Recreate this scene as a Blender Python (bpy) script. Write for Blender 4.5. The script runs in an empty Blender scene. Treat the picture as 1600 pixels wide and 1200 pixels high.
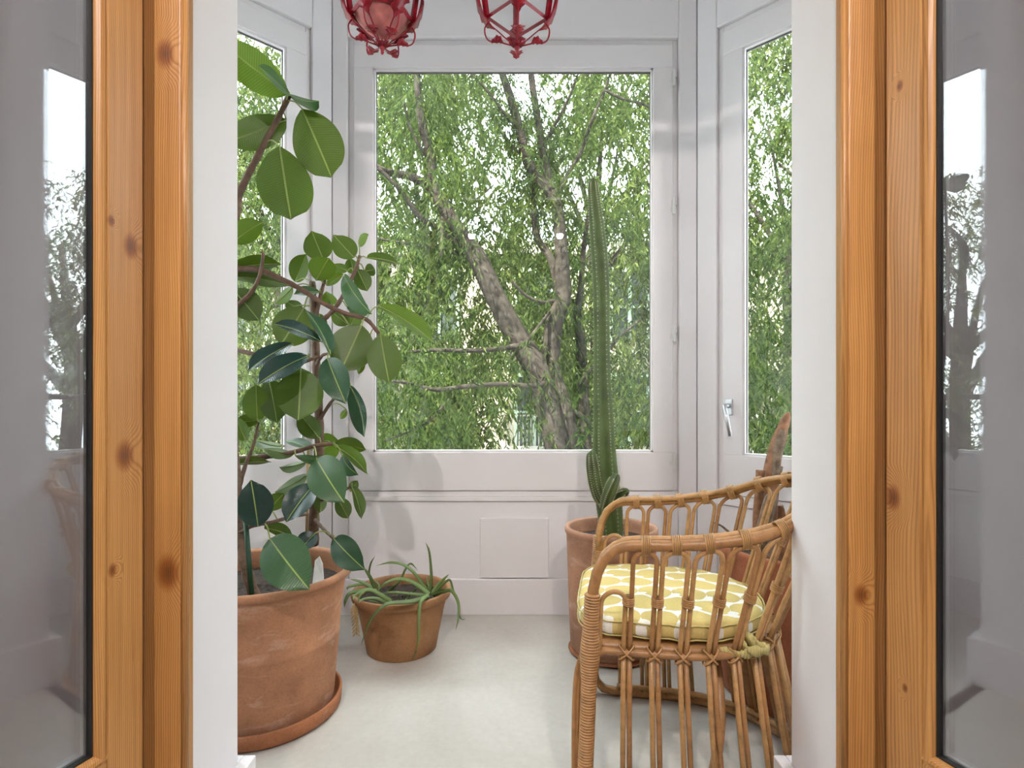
import bpy, bmesh, math, random
import numpy as np
from mathutils import Vector, Matrix

# ------------------------------------------------------------------ camera, world, lights, exposure
scene = bpy.context.scene
COL = scene.collection
F = 870.0            # focal length in pixels of the 1600x1200 frame
CX, CY = 804.0, 625.0
CAMZ = 1.1
cam = bpy.data.cameras.new('camera')
cam.sensor_width = 36.0
cam.lens = 36.0 * F / 1600.0
cam.shift_x = (800 - CX) / 1600.0
cam.shift_y = (CY - 600) / 1600.0
cam.clip_start = 0.02
cam.clip_end = 200
camo = bpy.data.objects.new('camera', cam)
COL.objects.link(camo)
camo.location = (0, 0, CAMZ)
camo.rotation_euler = (math.pi / 2, 0, 0)
scene.camera = camo

world = bpy.data.worlds.new('sky')
scene.world = world
world.use_nodes = True
wn = world.node_tree
wn.nodes.clear()
wo = wn.nodes.new('ShaderNodeOutputWorld')
wb = wn.nodes.new('ShaderNodeBackground')
# bright, thinly veiled summer sky
wb.inputs['Color'].default_value = (.86, .94, 1.0, 1)
wb.inputs['Strength'].default_value = 10.0
wn.links.new(wb.outputs['Background'], wo.inputs['Surface'])

sun = bpy.data.lights.new('sun_offscreen', 'SUN')
sun.energy = 34.0
sun.angle = math.radians(1.0)
sun.color = (1.0, 0.94, 0.82)
suno = bpy.data.objects.new('sun_offscreen', sun)
COL.objects.link(suno)
suno.location = (-6, -8, 20)
suno.rotation_euler = (math.radians(38), 0, math.radians(-32))


# the sitting room's two ceiling spotlights (their glints show in the window) carry their own light further down

vs = scene.view_settings
vs.view_transform = 'Standard'
vs.look = 'None'
vs.gamma = 1.0
vs.use_curve_mapping = False
vs.exposure = 0.38

RND = random.Random(7)
NPR = np.random.default_rng(11)


def px(x, y, Y):
    """photo pixel at depth Y -> world point"""
    return Vector(((x - CX) / F * Y, Y, CAMZ - (y - CY) / F * Y))


# ------------------------------------------------------------------ object helpers
def tag(o, label=None, cat=None, group=None, kind=None):
    if label: o['label'] = label
    if cat: o['category'] = cat
    if group: o['group'] = group
    if kind: o['kind'] = kind
    return o


def empty(name, loc=(0, 0, 0), rz=0.0, parent=None):
    o = bpy.data.objects.new(name, None)
    o.empty_display_size = 0.05
    COL.objects.link(o)
    o.location = loc
    o.rotation_euler = (0, 0, rz)
    if parent: setpar(o, parent)
    return o


def world_of(o):
    m = Matrix.LocRotScale(o.location, o.rotation_euler, o.scale)
    if o.parent:
        return world_of(o.parent) @ o.matrix_parent_inverse @ m
    return m


def setpar(o, parent):
    """parent keeping world-space coordinates"""
    o.parent = parent
    o.matrix_parent_inverse = world_of(parent).inverted()


def link(name, me, mats, parent=None, smooth=True):
    if not isinstance(mats, (list, tuple)):
        mats = [mats]
    for m in mats:
        me.materials.append(m)
    if smooth:
        me.polygons.foreach_set('use_smooth', [True] * len(me.polygons))
    me.update()
    o = bpy.data.objects.new(name, me)
    COL.objects.link(o)
    if parent: setpar(o, parent)
    return o


class MB:
    """collects verts/faces for one mesh"""

    def __init__(s):
        s.v = []
        s.f = []
        s.mi = []
        s.m = 0

    def add(s, vs, fs):
        b = len(s.v)
        s.v.extend([tuple(p) for p in vs])
        for f in fs:
            s.f.append(tuple(i + b for i in f))
            s.mi.append(s.m)

    def box(s, a, b, M=None):
        x0, y0, z0 = a
        x1, y1, z1 = b
        P = [Vector(p) for p in ((x0, y0, z0), (x1, y0, z0), (x1, y1, z0), (x0, y1, z0),
                                 (x0, y0, z1), (x1, y0, z1), (x1, y1, z1), (x0, y1, z1))]
        if M is not None:
            P = [M @ p for p in P]
        s.add(P, ((0, 3, 2, 1), (4, 5, 6, 7), (0, 1, 5, 4), (1, 2, 6, 5), (2, 3, 7, 6), (3, 0, 4, 7)))
        return s

    def tube(s, pts, rad, seg=8, cap=True, star=None):
        pts = [Vector(p) for p in pts]
        n = len(pts)
        if not hasattr(rad, '__len__'):
            rad = [rad] * n
        T = []
        for i in range(n):
            t = pts[min(i + 1, n - 1)] - pts[max(i - 1, 0)]
            T.append(t.normalized() if t.length > 1e-9 else Vector((0, 0, 1)))
        up = Vector((0, 0, 1)) if abs(T[0].z) < .9 else Vector((1, 0, 0))
        N = (up - T[0] * up.dot(T[0])).normalized()
        vs = []
        for i in range(n):
            if i:
                N = N - T[i] * N.dot(T[i])
                N = N.normalized() if N.length > 1e-6 else T[i].orthogonal().normalized()
            B = T[i].cross(N)
            for k in range(seg):
                a = 2 * math.pi * k / seg
                r = rad[i] * (star(a, i) if star else 1.0)
                vs.append(pts[i] + (N * math.cos(a) + B * math.sin(a)) * r)
        fs = []
        for i in range(n - 1):
            for k in range(seg):
                k2 = (k + 1) % seg
                fs.append((i * seg + k, i * seg + k2, (i + 1) * seg + k2, (i + 1) * seg + k))
        if cap:
            fs.append(tuple(reversed(range(seg))))
            fs.append(tuple((n - 1) * seg + k for k in range(seg)))
        s.add(vs, fs)
        return s

    def lathe(s, prof, c=(0, 0, 0), seg=48, closed=False, wob=0.0):
        vs = []
        cx, cy, cz = c
        for r, z in prof:
            for k in range(seg):
                a = 2 * math.pi * k / seg
                rr = r * (1 + wob * math.sin(2 * a + 1))
                vs.append((cx + rr * math.cos(a), cy + rr * math.sin(a), cz + z))
        fs = []
        m = len(prof)
        for i in range(m - 1):
            for k in range(seg):
                k2 = (k + 1) % seg
                fs.append((i * seg + k, i * seg + k2, (i + 1) * seg + k2, (i + 1) * seg + k))
        if prof[0][0] > 1e-5: fs.append(tuple(reversed(range(seg))))
        if prof[-1][0] > 1e-5: fs.append(tuple((m - 1) * seg + k for k in range(seg)))
        s.add(vs, fs)
        return s

    def mesh(s, name):
        me = bpy.data.meshes.new(name)
        me.from_pydata(s.v, [], s.f)
        if any(s.mi):
            me.polygons.foreach_set('material_index', s.mi)
        me.update()
        return me

    def build(s, name, mats, parent=None, smooth=False, bevel=0.0, kind=None):
        o = link(name, s.mesh(name), mats, parent, smooth)
        if bevel:
            b = o.modifiers.new('bevel', 'BEVEL')
            b.width = bevel
            b.segments = 2
            b.limit_method = 'ANGLE'
            b.angle_limit = math.radians(40)
        if kind: o['kind'] = kind
        return o


def spline(pts, n=6):
    """Catmull-Rom through points (tuples of any length)"""
    P = [np.array(p, float) for p in pts]
    out = []
    for i in range(len(P) - 1):
        p0 = P[i - 1] if i else 2 * P[0] - P[1]
        p1, p2 = P[i], P[i + 1]
        p3 = P[i + 2] if i + 2 < len(P) else 2 * P[-1] - P[-2]
        for k in range(n):
            t = k / n
            out.append(.5 * ((2 * p1) + (-p0 + p2) * t + (2 * p0 - 5 * p1 + 4 * p2 - p3) * t * t + (-p0 + 3 * p1 - 3 * p2 + p3) * t ** 3))
    out.append(P[-1])
    return out


# ------------------------------------------------------------------ materials
def mat(name):
    m = bpy.data.materials.new(name)
    m.use_nodes = True
    nt = m.node_tree
    b = nt.nodes.get('Principled BSDF')
    return m, nt, b


def N(nt, t, **kw):
    n = nt.nodes.new(t)
    for k, v in kw.items():
        if k in n.inputs:
            n.inputs[k].default_value = v
        else:
            setattr(n, k, v)
    return n


def ramp(nt, fac, stops):
    r = nt.nodes.new('ShaderNodeValToRGB')
    e = r.color_ramp.elements
    while len(e) < len(stops): e.new(0.5)
    for i, (p, c) in enumerate(stops):
        e[i].position = p
        e[i].color = (c[0], c[1], c[2], 1)
    nt.links.new(fac, r.inputs['Fac'])
    return r.outputs['Color']


def coords(nt, scale=(1, 1, 1), kind='Object', loc=(0, 0, 0)):
    tc = nt.nodes.new('ShaderNodeTexCoord')
    mp = nt.nodes.new('ShaderNodeMapping')
    mp.inputs['Scale'].default_value = scale
    mp.inputs['Location'].default_value = loc
    nt.links.new(tc.outputs[kind], mp.inputs['Vector'])
    return mp.outputs['Vector']


def noise(nt, vec, scale, detail=4, rough=.55, dist=0):
    n = N(nt, 'ShaderNodeTexNoise', Scale=scale, Detail=detail, Roughness=rough, Distortion=dist)
    nt.links.new(vec, n.inputs['Vector'])
    return n.outputs['Fac']


def bump(nt, b, h, strength=.2, dist=.01):
    n = N(nt, 'ShaderNodeBump', Strength=strength, Distance=dist)
    nt.links.new(h, n.inputs['Height'])
    nt.links.new(n.outputs['Normal'], b.inputs['Normal'])


def simple(name, col, rough=.5, metal=0, spec=.5, var=0.0, vscale=6, bmp=0, bscale=40):
    m, nt, b = mat(name)
    b.inputs['Roughness'].default_value = rough
    b.inputs['Metallic'].default_value = metal
    b.inputs['Specular IOR Level'].default_value = spec
    v = coords(nt)
    f = noise(nt, v, vscale)
    c0 = [max(0, x * (1 - var)) for x in col]
    c1 = [min(1, x * (1 + var)) for x in col]
    nt.links.new(ramp(nt, f, [(.3, c0), (.7, c1)]), b.inputs['Base Color'])
    if bmp:
        bump(nt, b, noise(nt, v, bscale), bmp, .004)
    return m


def mat_wood(name, shift, dark=1.0, knots=()):
    m, nt, b = mat(name)
    v = coords(nt, (1, 1, 1), loc=shift)
    # vertical pine boards: slow warp of the ring field, bulging round the knots
    raw = nt.nodes.new('ShaderNodeTexCoord').outputs['Object']
    kd = None
    for (kp, kr) in knots:
        sb_ = N(nt, 'ShaderNodeVectorMath', operation='SUBTRACT')
        nt.links.new(raw, sb_.inputs[0]); sb_.inputs[1].default_value = kp
        sc_ = N(nt, 'ShaderNodeVectorMath', operation='MULTIPLY')
        nt.links.new(sb_.outputs[0], sc_.inputs[0]); sc_.inputs[1].default_value = (1 / kr, 1 / kr, .62 / kr)
        ln_ = N(nt, 'ShaderNodeVectorMath', operation='LENGTH')
        nt.links.new(sc_.outputs[0], ln_.inputs[0])
        if kd is None: kd = ln_.outputs['Value']
        else:
            mn_ = N(nt, 'ShaderNodeMath', operation='MINIMUM')
            nt.links.new(kd, mn_.inputs[0]); nt.links.new(ln_.outputs['Value'], mn_.inputs[1])
            kd = mn_.outputs[0]
    if kd is None:
        vl_ = N(nt, 'ShaderNodeValue'); vl_.outputs[0].default_value = 50; kd = vl_.outputs[0]
    kn = N(nt, 'ShaderNodeMapRange', interpolation_type='SMOOTHSTEP')
    kn.inputs['From Min'].default_value = .3
    kn.inputs['From Max'].default_value = 4.0
    kn.inputs['To Min'].default_value = 1
    kn.inputs['To Max'].default_value = 0
    nt.links.new(kd, kn.inputs['Value'])
    vw = coords(nt, (3.2, 3.2, .55), loc=shift)
    w = noise(nt, vw, 1.6, 2, .5)
    sep = nt.nodes.new('ShaderNodeSeparateXYZ')
    nt.links.new(v, sep.inputs[0])
    add = N(nt, 'ShaderNodeMath', operation='ADD')
    nt.links.new(sep.outputs['X'], add.inputs[0])
    nt.links.new(sep.outputs['Y'], add.inputs[1])
    m1 = N(nt, 'ShaderNodeMath', operation='MULTIPLY')
    m1.inputs[1].default_value = 1250
    nt.links.new(add.outputs[0], m1.inputs[0])
    m2 = N(nt, 'ShaderNodeMath', operation='MULTIPLY')
    m2.inputs[1].default_value = 95
    nt.links.new(w, m2.inputs[0])
    m3 = N(nt, 'ShaderNodeMath', operation='MULTIPLY')
    m3.inputs[1].default_value = 42
    nt.links.new(kn.outputs[0], m3.inputs[0])
    s1 = N(nt, 'ShaderNodeMath', operation='ADD')
    nt.links.new(m1.outputs[0], s1.inputs[0])
    nt.links.new(m2.outputs[0], s1.inputs[1])
    s2 = N(nt, 'ShaderNodeMath', operation='ADD')
    nt.links.new(s1.outputs[0], s2.inputs[0])
    nt.links.new(m3.outputs[0], s2.inputs[1])
    si = N(nt, 'ShaderNodeMath', operation='SINE')
    nt.links.new(s2.outputs[0], si.inputs[0])
    half = N(nt, 'ShaderNodeMath', operation='MULTIPLY_ADD')
    half.inputs[1].default_value = .5
    half.inputs[2].default_value = .5
    nt.links.new(si.outputs[0], half.inputs[0])
    d = dark
    c1 = ramp(nt, half.outputs[0], [(.0, (.41 * d, .195 * d, .06 * d)), (.35, (.545 * d, .268 * d, .080 * d)), (1, (.59 * d, .305 * d, .100 * d))])
    fine = noise(nt, coords(nt, (160, 160, 2.5), loc=shift), 1.0, 3, .6)
    c2 = ramp(nt, fine, [(.25, (.78, .74, .70)), (.65, (1.06, 1.06, 1.06))])
    mx = N(nt, 'ShaderNodeMix', data_type='RGBA', blend_type='MULTIPLY')
    mx.inputs['Factor'].default_value = 1
    nt.links.new(c1, mx.inputs['A'])
    nt.links.new(c2, mx.inputs['B'])
    big = ramp(nt, noise(nt, coords(nt, (2, 2, .9), loc=shift), 1.7, 3), [(.3, (.86, .8, .74)), (.7, (1.08, 1.1, 1.12))])
    mx2 = N(nt, 'ShaderNodeMix', data_type='RGBA', blend_type='MULTIPLY')
    mx2.inputs['Factor'].default_value = 1
    nt.links.new(mx.outputs['Result'], mx2.inputs['A'])
    nt.links.new(big, mx2.inputs['B'])
    kf = N(nt, 'ShaderNodeMath', operation='MULTIPLY'); kf.inputs[1].default_value = .25
    nt.links.new(kd, kf.inputs[0])
    kr = ramp(nt, kf.outputs[0], [(.05, (.22, .11, .06)), (.20, (.42, .24, .13)), (.27, (.62, .45, .32)), (.42, (1, 1, 1))])
    mx3 = N(nt, 'ShaderNodeMix', data_type='RGBA', blend_type='MULTIPLY')
    mx3.inputs['Factor'].default_value = .85
    nt.links.new(mx2.outputs['Result'], mx3.inputs['A'])
    nt.links.new(kr, mx3.inputs['B'])
    nt.links.new(mx3.outputs['Result'], b.inputs['Base Color'])
    b.inputs['Roughness'].default_value = .38
    bump(nt, b, half.outputs[0], .12, .002)
    return m


def mat_terracotta(name, base, bloom=.5, shift=(0, 0, 0)):
    m, nt, b = mat(name)
    v = coords(nt, loc=shift)
    n1 = noise(nt, v, 7, 5, .6)
    d = [x * .78 for x in base]
    l = [min(1, x * 1.15) for x in base]
    c1 = ramp(nt, n1, [(.3, d), (.52, base), (.75, l)])
    streak = noise(nt, coords(nt, (4, 4, 12), loc=shift), 1.6, 5, .6, .6)
    f = ramp(nt, streak, [(.56, (0, 0, 0)), (.74, (bloom, bloom, bloom))])
    mx = N(nt, 'ShaderNodeMix', data_type='RGBA')
    nt.links.new(f, mx.inputs['Factor'])
    nt.links.new(c1, mx.inputs['A'])
    mx.inputs['B'].default_value = (.72, .56, .47, 1)
    sp = ramp(nt, noise(nt, v, 130, 2), [(.3, (.86, .84, .82)), (.55, (1, 1, 1))])
    mx2 = N(nt, 'ShaderNodeMix', data_type='RGBA', blend_type='MULTIPLY')
    mx2.inputs['Factor'].default_value = 1
    nt.links.new(mx.outputs['Result'], mx2.inputs['A'])
    nt.links.new(sp, mx2.inputs['B'])
    nt.links.new(mx2.outputs['Result'], b.inputs['Base Color'])
    b.inputs['Roughness'].default_value = .75
    b.inputs['Specular IOR Level'].default_value = .3
    lines = noise(nt, coords(nt, (1, 1, 60), loc=shift), 2.5, 3)
    bump(nt, b, lines, .18, .003)
    return m


def mat_glass(name, ior=1.45, tint=(.97, .985, .975), dust=0.0, boost=1.0):
    m, nt, b = mat(name)
    nt.nodes.remove(b)
    out = nt.nodes.get('Material Output')
    tr = N(nt, 'ShaderNodeBsdfTransparent')
    tr.inputs['Color'].default_value = (*tint, 1)
    gl = N(nt, 'ShaderNodeBsdfGlossy')
    gl.inputs['Roughness'].default_value = 0.0
    geo = nt.nodes.new('ShaderNodeNewGeometry')
    dt = N(nt, 'ShaderNodeVectorMath', operation='DOT_PRODUCT')
    nt.links.new(geo.outputs['Incoming'], dt.inputs[0])
    nt.links.new(geo.outputs['Normal'], dt.inputs[1])
    ab = N(nt, 'ShaderNodeMath', operation='ABSOLUTE')
    nt.links.new(dt.outputs['Value'], ab.inputs[0])
    om = N(nt, 'ShaderNodeMath', operation='SUBTRACT')
    om.inputs[0].default_value = 1.0
    nt.links.new(ab.outputs[0], om.inputs[1])
    pw = N(nt, 'ShaderNodeMath', operation='POWER')
    pw.inputs[1].default_value = 5.0
    nt.links.new(om.outputs[0], pw.inputs[0])
    f0 = ((ior - 1) / (ior + 1)) ** 2
    mu = N(nt, 'ShaderNodeMath', operation='MULTIPLY_ADD')
    mu.use_clamp = True
    mu.inputs[1].default_value = (1 - f0) * boost
    mu.inputs[2].default_value = f0 * boost
    nt.links.new(pw.outputs[0], mu.inputs[0])
    mx = nt.nodes.new('ShaderNodeMixShader')
    nt.links.new(mu.outputs[0], mx.inputs[0])
    nt.links.new(tr.outputs[0], mx.inputs[1])
    nt.links.new(gl.outputs[0], mx.inputs[2])
    res = mx.outputs[0]
    if dust:
        df = N(nt, 'ShaderNodeBsdfDiffuse')
        df.inputs['Color'].default_value = (.75, .78, .75, 1)
        tl = N(nt, 'ShaderNodeBsdfTranslucent')
        tl.inputs['Color'].default_value = (.75, .78, .75, 1)
        ad = nt.nodes.new('ShaderNodeMixShader')
        nt.links.new(df.outputs[0], ad.inputs[1])
        nt.links.new(tl.outputs[0], ad.inputs[2])
        dn = ramp(nt, noise(nt, coords(nt, (1, 1, .5)), 2.2, 4), [(.3, (dust * .5,) * 3), (.75, (dust * 1.4,) * 3)])
        m2 = nt.nodes.new('ShaderNodeMixShader')
        nt.links.new(dn, m2.inputs[0])
        nt.links.new(res, m2.inputs[1])
        nt.links.new(ad.outputs[0], m2.inputs[2])
        res = m2.outputs[0]
    nt.links.new(res, out.inputs['Surface'])
    return m


def mat_leaf(name, top, under, rough_top=.3, rough_un=.5, transl=.25, var=.2, veins=True):
    m, nt, b = mat(name)
    out = nt.nodes.get('Material Output')
    geo = nt.nodes.new('ShaderNodeNewGeometry')
    oi = nt.nodes.new('ShaderNodeObjectInfo')
    v = coords(nt, (1, 1, 1), 'UV')
    mx = N(nt, 'ShaderNodeMix', data_type='RGBA')
    nt.links.new(geo.outputs['Backfacing'], mx.inputs['Factor'])
    mx.inputs['A'].default_value = (*top, 1)
    mx.inputs['B'].default_value = (*under, 1)
    rv = ramp(nt, oi.outputs['Random'], [(0, (1 - var,) * 3), (1, (1 + var,) * 3)])
    m1 = N(nt, 'ShaderNodeMix', data_type='RGBA', blend_type='MULTIPLY')
    m1.inputs['Factor'].default_value = 1
    nt.links.new(mx.outputs['Result'], m1.inputs['A'])
    nt.links.new(rv, m1.inputs['B'])
    res = m1.outputs['Result']
    if veins:
        sep = nt.nodes.new('ShaderNodeSeparateXYZ')
        nt.links.new(v, sep.inputs[0])
        # u: 0..1 across (0.5 is the midrib), v: along
        au = N(nt, 'ShaderNodeMath', operation='SUBTRACT')
        au.inputs[1].default_value = .5
        nt.links.new(sep.outputs['X'], au.inputs[0])
        ab = N(nt, 'ShaderNodeMath', operation='ABSOLUTE')
        nt.links.new(au.outputs[0], ab.inputs[0])
        rib = ramp(nt, ab.outputs[0], [(.010, (1, 1, 1)), (.020, (0, 0, 0))])
        mr = N(nt, 'ShaderNodeMix', data_type='RGBA')
        nt.links.new(rib, mr.inputs['Factor'])
        nt.links.new(res, mr.inputs['A'])
        mr.inputs['B'].default_value = (.30, .38, .10, 1)
        # side veins
        ph = N(nt, 'ShaderNodeMath', operation='MULTIPLY_ADD')
        ph.inputs[1].default_value = 190
        nt.links.new(sep.outputs['Y'], ph.inputs[0])
        k = N(nt, 'ShaderNodeMath', operation='MULTIPLY')
        k.inputs[1].default_value = -38
        nt.links.new(ab.outputs[0], k.inputs[0])
        nt.links.new(k.outputs[0], ph.inputs[2])
        si = N(nt, 'ShaderNodeMath', operation='SINE')
        nt.links.new(ph.outputs[0], si.inputs[0])
        vr = ramp(nt, si.outputs[0], [(.55, (1, 1, 1)), (1, (1.42, 1.38, 1.3))])
        mv = N(nt, 'ShaderNodeMix', data_type='RGBA', blend_type='MULTIPLY')
        mv.inputs['Factor'].default_value = 1
        nt.links.new(mr.outputs['Result'], mv.inputs['A'])
        nt.links.new(vr, mv.inputs['B'])
        res = mv.outputs['Result']
        bump(nt, b, si.outputs[0], .12, .002)
    nt.links.new(res, b.inputs['Base Color'])
    rr = N(nt, 'ShaderNodeMapRange')
    rr.inputs['To Min'].default_value = rough_top
    rr.inputs['To Max'].default_value = rough_un
    nt.links.new(geo.outputs['Backfacing'], rr.inputs['Value'])
    nt.links.new(rr.outputs[0], b.inputs['Roughness'])
    tl = nt.nodes.new('ShaderNodeBsdfTranslucent')
    hs = N(nt, 'ShaderNodeHueSaturation', Saturation=1.15, Value=1.9)
    nt.links.new(res, hs.inputs['Color'])
    nt.links.new(hs.outputs[0], tl.inputs['Color'])
    ms = nt.nodes.new('ShaderNodeMixShader')
    ms.inputs[0].default_value = transl
    nt.links.new(b.outputs[0], ms.inputs[1])
    nt.links.new(tl.outputs[0], ms.inputs[2])
    nt.links.new(ms.outputs[0], out.inputs['Surface'])
    return m


def mat_foliage(name, c0, c1, c2, transl=.45):
    m, nt, b = mat(name)
    out = nt.nodes.get('Material Output')
    geo = nt.nodes.new('ShaderNodeNewGeometry')
    col = ramp(nt, geo.outputs['Random Per Island'], [(0, c0), (.5, c1), (1, c2)])
    nt.links.new(col, b.inputs['Base Color'])
    b.inputs['Roughness'].default_value = .7
    b.inputs['Specular IOR Level'].default_value = .06
    tl = nt.nodes.new('ShaderNodeBsdfTranslucent')
    hs = N(nt, 'ShaderNodeHueSaturation', Saturation=1.1, Value=1.5)
    nt.links.new(col, hs.inputs['Color'])
    nt.links.new(hs.outputs[0], tl.inputs['Color'])
    ms = nt.nodes.new('ShaderNodeMixShader')
    ms.inputs[0].default_value = transl
    nt.links.new(b.outputs[0], ms.inputs[1])
    nt.links.new(tl.outputs[0], ms.inputs[2])
    nt.links.new(ms.outputs[0], out.inputs['Surface'])
    return m


def mat_floor():
    m, nt, b = mat('polished_cement')
    v = coords(nt)
    n1 = noise(nt, v, 1.6, 7, .62, .5)
    c = ramp(nt, n1, [(.3, (.44, .41, .365)), (.5, (.525, .50, .455)), (.7, (.60, .58, .54))])
    f2 = ramp(nt, noise(nt, v, 45, 5), [(.3, (.95, .95, .95)), (.7, (1.03, 1.03, 1.03))])
    mx = N(nt, 'ShaderNodeMix', data_type='RGBA', blend_type='MULTIPLY')
    mx.inputs['Factor'].default_value = 1
    nt.links.new(c, mx.inputs['A'])
    nt.links.new(f2, mx.inputs['B'])
    nt.links.new(mx.outputs['Result'], b.inputs['Base Color'])
    r = ramp(nt, n1, [(.3, (.32,) * 3), (.7, (.48,) * 3)])
    nt.links.new(r, b.inputs['Roughness'])
    b.inputs['Specular IOR Level'].default_value = .4
    bump(nt, b, noise(nt, v, 14, 5), .06, .004)
    return m


def mat_rattan(name, c):
    m, nt, b = mat(name)
    v = coords(nt)
    n = noise(nt, v, 38, 5, .65)
    d = [x * .62 for x in c]
    l = [min(1, x * 1.18) for x in c]
    nt.links.new(ramp(nt, n, [(.28, d), (.5, c), (.72, l)]), b.inputs['Base Color'])
    b.inputs['Roughness'].default_value = .38
    bump(nt, b, n, .1, .002)
    return m


def mat_cushion():
    m, nt, b = mat('ochre_ellipse_cotton')
    v = coords(nt, (1, 1, 1), loc=(.02, .01, 0))
    sep = nt.nodes.new('ShaderNodeSeparateXYZ')
    nt.links.new(v, sep.inputs[0])

    def mth(op, a, bb=None, c=None):
        n = N(nt, 'ShaderNodeMath', operation=op)
        for i, q in enumerate((a, bb, c)):
            if q is None: continue
            if isinstance(q, (int, float)): n.inputs[i].default_value = q
            else: nt.links.new(q, n.inputs[i])
        return n.outputs[0]

    def dots(du, dv, W, H, rw, rh):
        U = mth('DIVIDE', mth('ADD', sep.outputs['X'], du), W)
        V = mth('DIVIDE', mth('ADD', sep.outputs['Y'], dv), H)
        row = mth('FLOOR', V)
        off = mth('MULTIPLY', mth('MODULO', mth('ADD', row, 100), 2), .5)
        fu = mth('SUBTRACT', mth('FRACT', mth('ADD', mth('ADD', U, off), 100)), .5)
        fv = mth('SUBTRACT', mth('FRACT', mth('ADD', V, 100)), .5)
        q = mth('ADD', mth('POWER', mth('DIVIDE', mth('ABSOLUTE', fu), rw), 2.0), mth('POWER', mth('DIVIDE', mth('ABSOLUTE', fv), rh), 2.0))
        return q
    q = dots(0, 0, .100, .090, .50, .51)
    q2 = dots(.036, .026, .098, .088, .15, .11)
    # every ellipse carries a small pale oval at its edge
    e1 = mth('LESS_THAN', q, 1.0)
    e2 = mth('GREATER_THAN', q2, 1.0)
    f = mth('MULTIPLY', e1, e2)
    weave = ramp(nt, noise(nt, v, 420, 2), [(.3, (.86, .86, .86)), (.7, (1.08, 1.08, 1.08))])
    mx = N(nt, 'ShaderNodeMix', data_type='RGBA')
    nt.links.new(f, mx.inputs['Factor'])
    mx.inputs['A'].default_value = (.80, .79, .74, 1)
    mx.inputs['B'].default_value = (.60, .475, .185, 1)
    m2 = N(nt, 'ShaderNodeMix', data_type='RGBA', blend_type='MULTIPLY')
    m2.inputs['Factor'].default_value = 1
    nt.links.new(mx.outputs['Result'], m2.inputs['A'])
    nt.links.new(weave, m2.inputs['B'])
    nt.links.new(m2.outputs['Result'], b.inputs['Base Color'])
    b.inputs['Roughness'].default_value = .9
    b.inputs['Specular IOR Level'].default_value = .1
    bump(nt, b, noise(nt, v, 300, 2), .15, .001)
    return m


M_WALL = simple('white_plaster', (.795, .77, .79), .6, spec=.3, var=.015, vscale=3, bmp=.08, bscale=22)
M_PAINT = simple('white_gloss_paint', (.785, .755, .77), .35, spec=.4, var=.012, vscale=4, bmp=.05, bscale=30)
M_SEAL = simple('rubber_glazing_seal', (.16, .155, .15), .7, var=.15)
M_FLOOR = mat_floor()
BETA = math.radians(16.6)      # how far past square the door leaves stand open


def leaf_at(x, y, s):
    """world point on the face of a door leaf under a photo pixel"""
    q = (x - CX) / F * s
    t = (q * 1.10 - .7335) / (math.sin(BETA) + q * math.cos(BETA))
    Y = 1.10 - t * math.cos(BETA)
    return (s * q * Y, Y, CAMZ - (y - CY) / F * Y)


def jamb_at(x, y):
    return tuple(px(x, y, 1.128))


M_WOOD = [mat_wood('honey_pine_a', (.1, .2, .3), 1.0, [(jamb_at(262, 895), .016), (jamb_at(258, 84), .013)]),
          mat_wood('honey_pine_b', (.73, .4, 1.9), .97, [(leaf_at(195, 712, -1), .013), (leaf_at(205, 385, -1), .011), (leaf_at(176, 891, -1), .006), (leaf_at(174, 345, -1), .005)]),
          mat_wood('honey_pine_c', (.37, .9, 2.7), 1.04, [(jamb_at(1345, 930), .010)]),
          mat_wood('honey_pine_d', (.51, .1, 4.1), .97, [(leaf_at(1395, 777, 1), .011), (leaf_at(1406, 134, 1), .005), (leaf_at(1414, 1075, 1), .004)])]
M_BLACK = simple('black_rubber', (.012, .012, .013), .5)
M_ALU = simple('aluminium_spacer', (.62, .62, .63), .35, metal=.8)
M_GLASS = mat_glass('window_glass', 1.5, (.965, .985, .97), dust=.006, boost=1.0)
M_DGLASS = mat_glass('coated_door_glass', 1.52, (.89, .90, .91), boost=2.5)
M_STEEL = simple('satin_steel', (.60, .61, .64), .35, metal=.85)
M_HINGE = simple('painted_hinge', (.70, .69, .69), .4)
M_TERRA = mat_terracotta('terracotta_warm', (.43, .205, .110), .42)
M_TERRA2 = mat_terracotta('terracotta_tan', (.36, .185, .085), .15, (3, 1, 2))
M_TERRA3 = mat_terracotta('terracotta_grey', (.41, .215, .135), .35, (5, 7, 1))
M_TERRA4 = mat_terracotta('terracotta_red', (.42, .15, .075), .08, (8, 2, 4))
M_TERRAS = mat_terracotta('terracotta_saucer', (.37, .145, .065), .3, (2, 6, 9))
M_SOIL = simple('potting_soil', (.045, .03, .022), .95, var=.7, vscale=70, bmp=1, bscale=70)
M_BARKY = simple('ficus_bark', (.17, .105, .07), .8, var=.35, vscale=60, bmp=.5, bscale=70)
M_TWIG = simple('ficus_twig', (.125, .070, .046), .7, var=.3, vscale=60)
M_PETIOLE = simple('petiole_green', (.24, .29, .08), .5, var=.15)
M_LEAF = mat_leaf('rubber_leaf', (.020, .062, .026), (.064, .115, .014), .30, .42, .10, .25)
M_LEAFD = mat_leaf('rubber_leaf_dark', (.010, .036, .028), (.055, .105, .025), .24, .42, .06, .2)
M_LEAFM = mat_leaf('rubber_leaf_fresh', (.036, .090, .030), (.085, .150, .016), .32, .42, .13, .22)
M_ALOE = mat_leaf('strap_leaf', (.15, .22, .085), (.17, .25, .08), .45, .5, .12, .3, veins=False)
M_CACTUS = simple('cactus_skin', (.080, .120, .036), .5, var=.35, vscale=9, bmp=.15, bscale=60)
M_SPINE = simple('cactus_spine', (.52, .50, .36), .7)
M_STAKE = simple('green_stake', (.012, .055, .025), .5)
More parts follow.
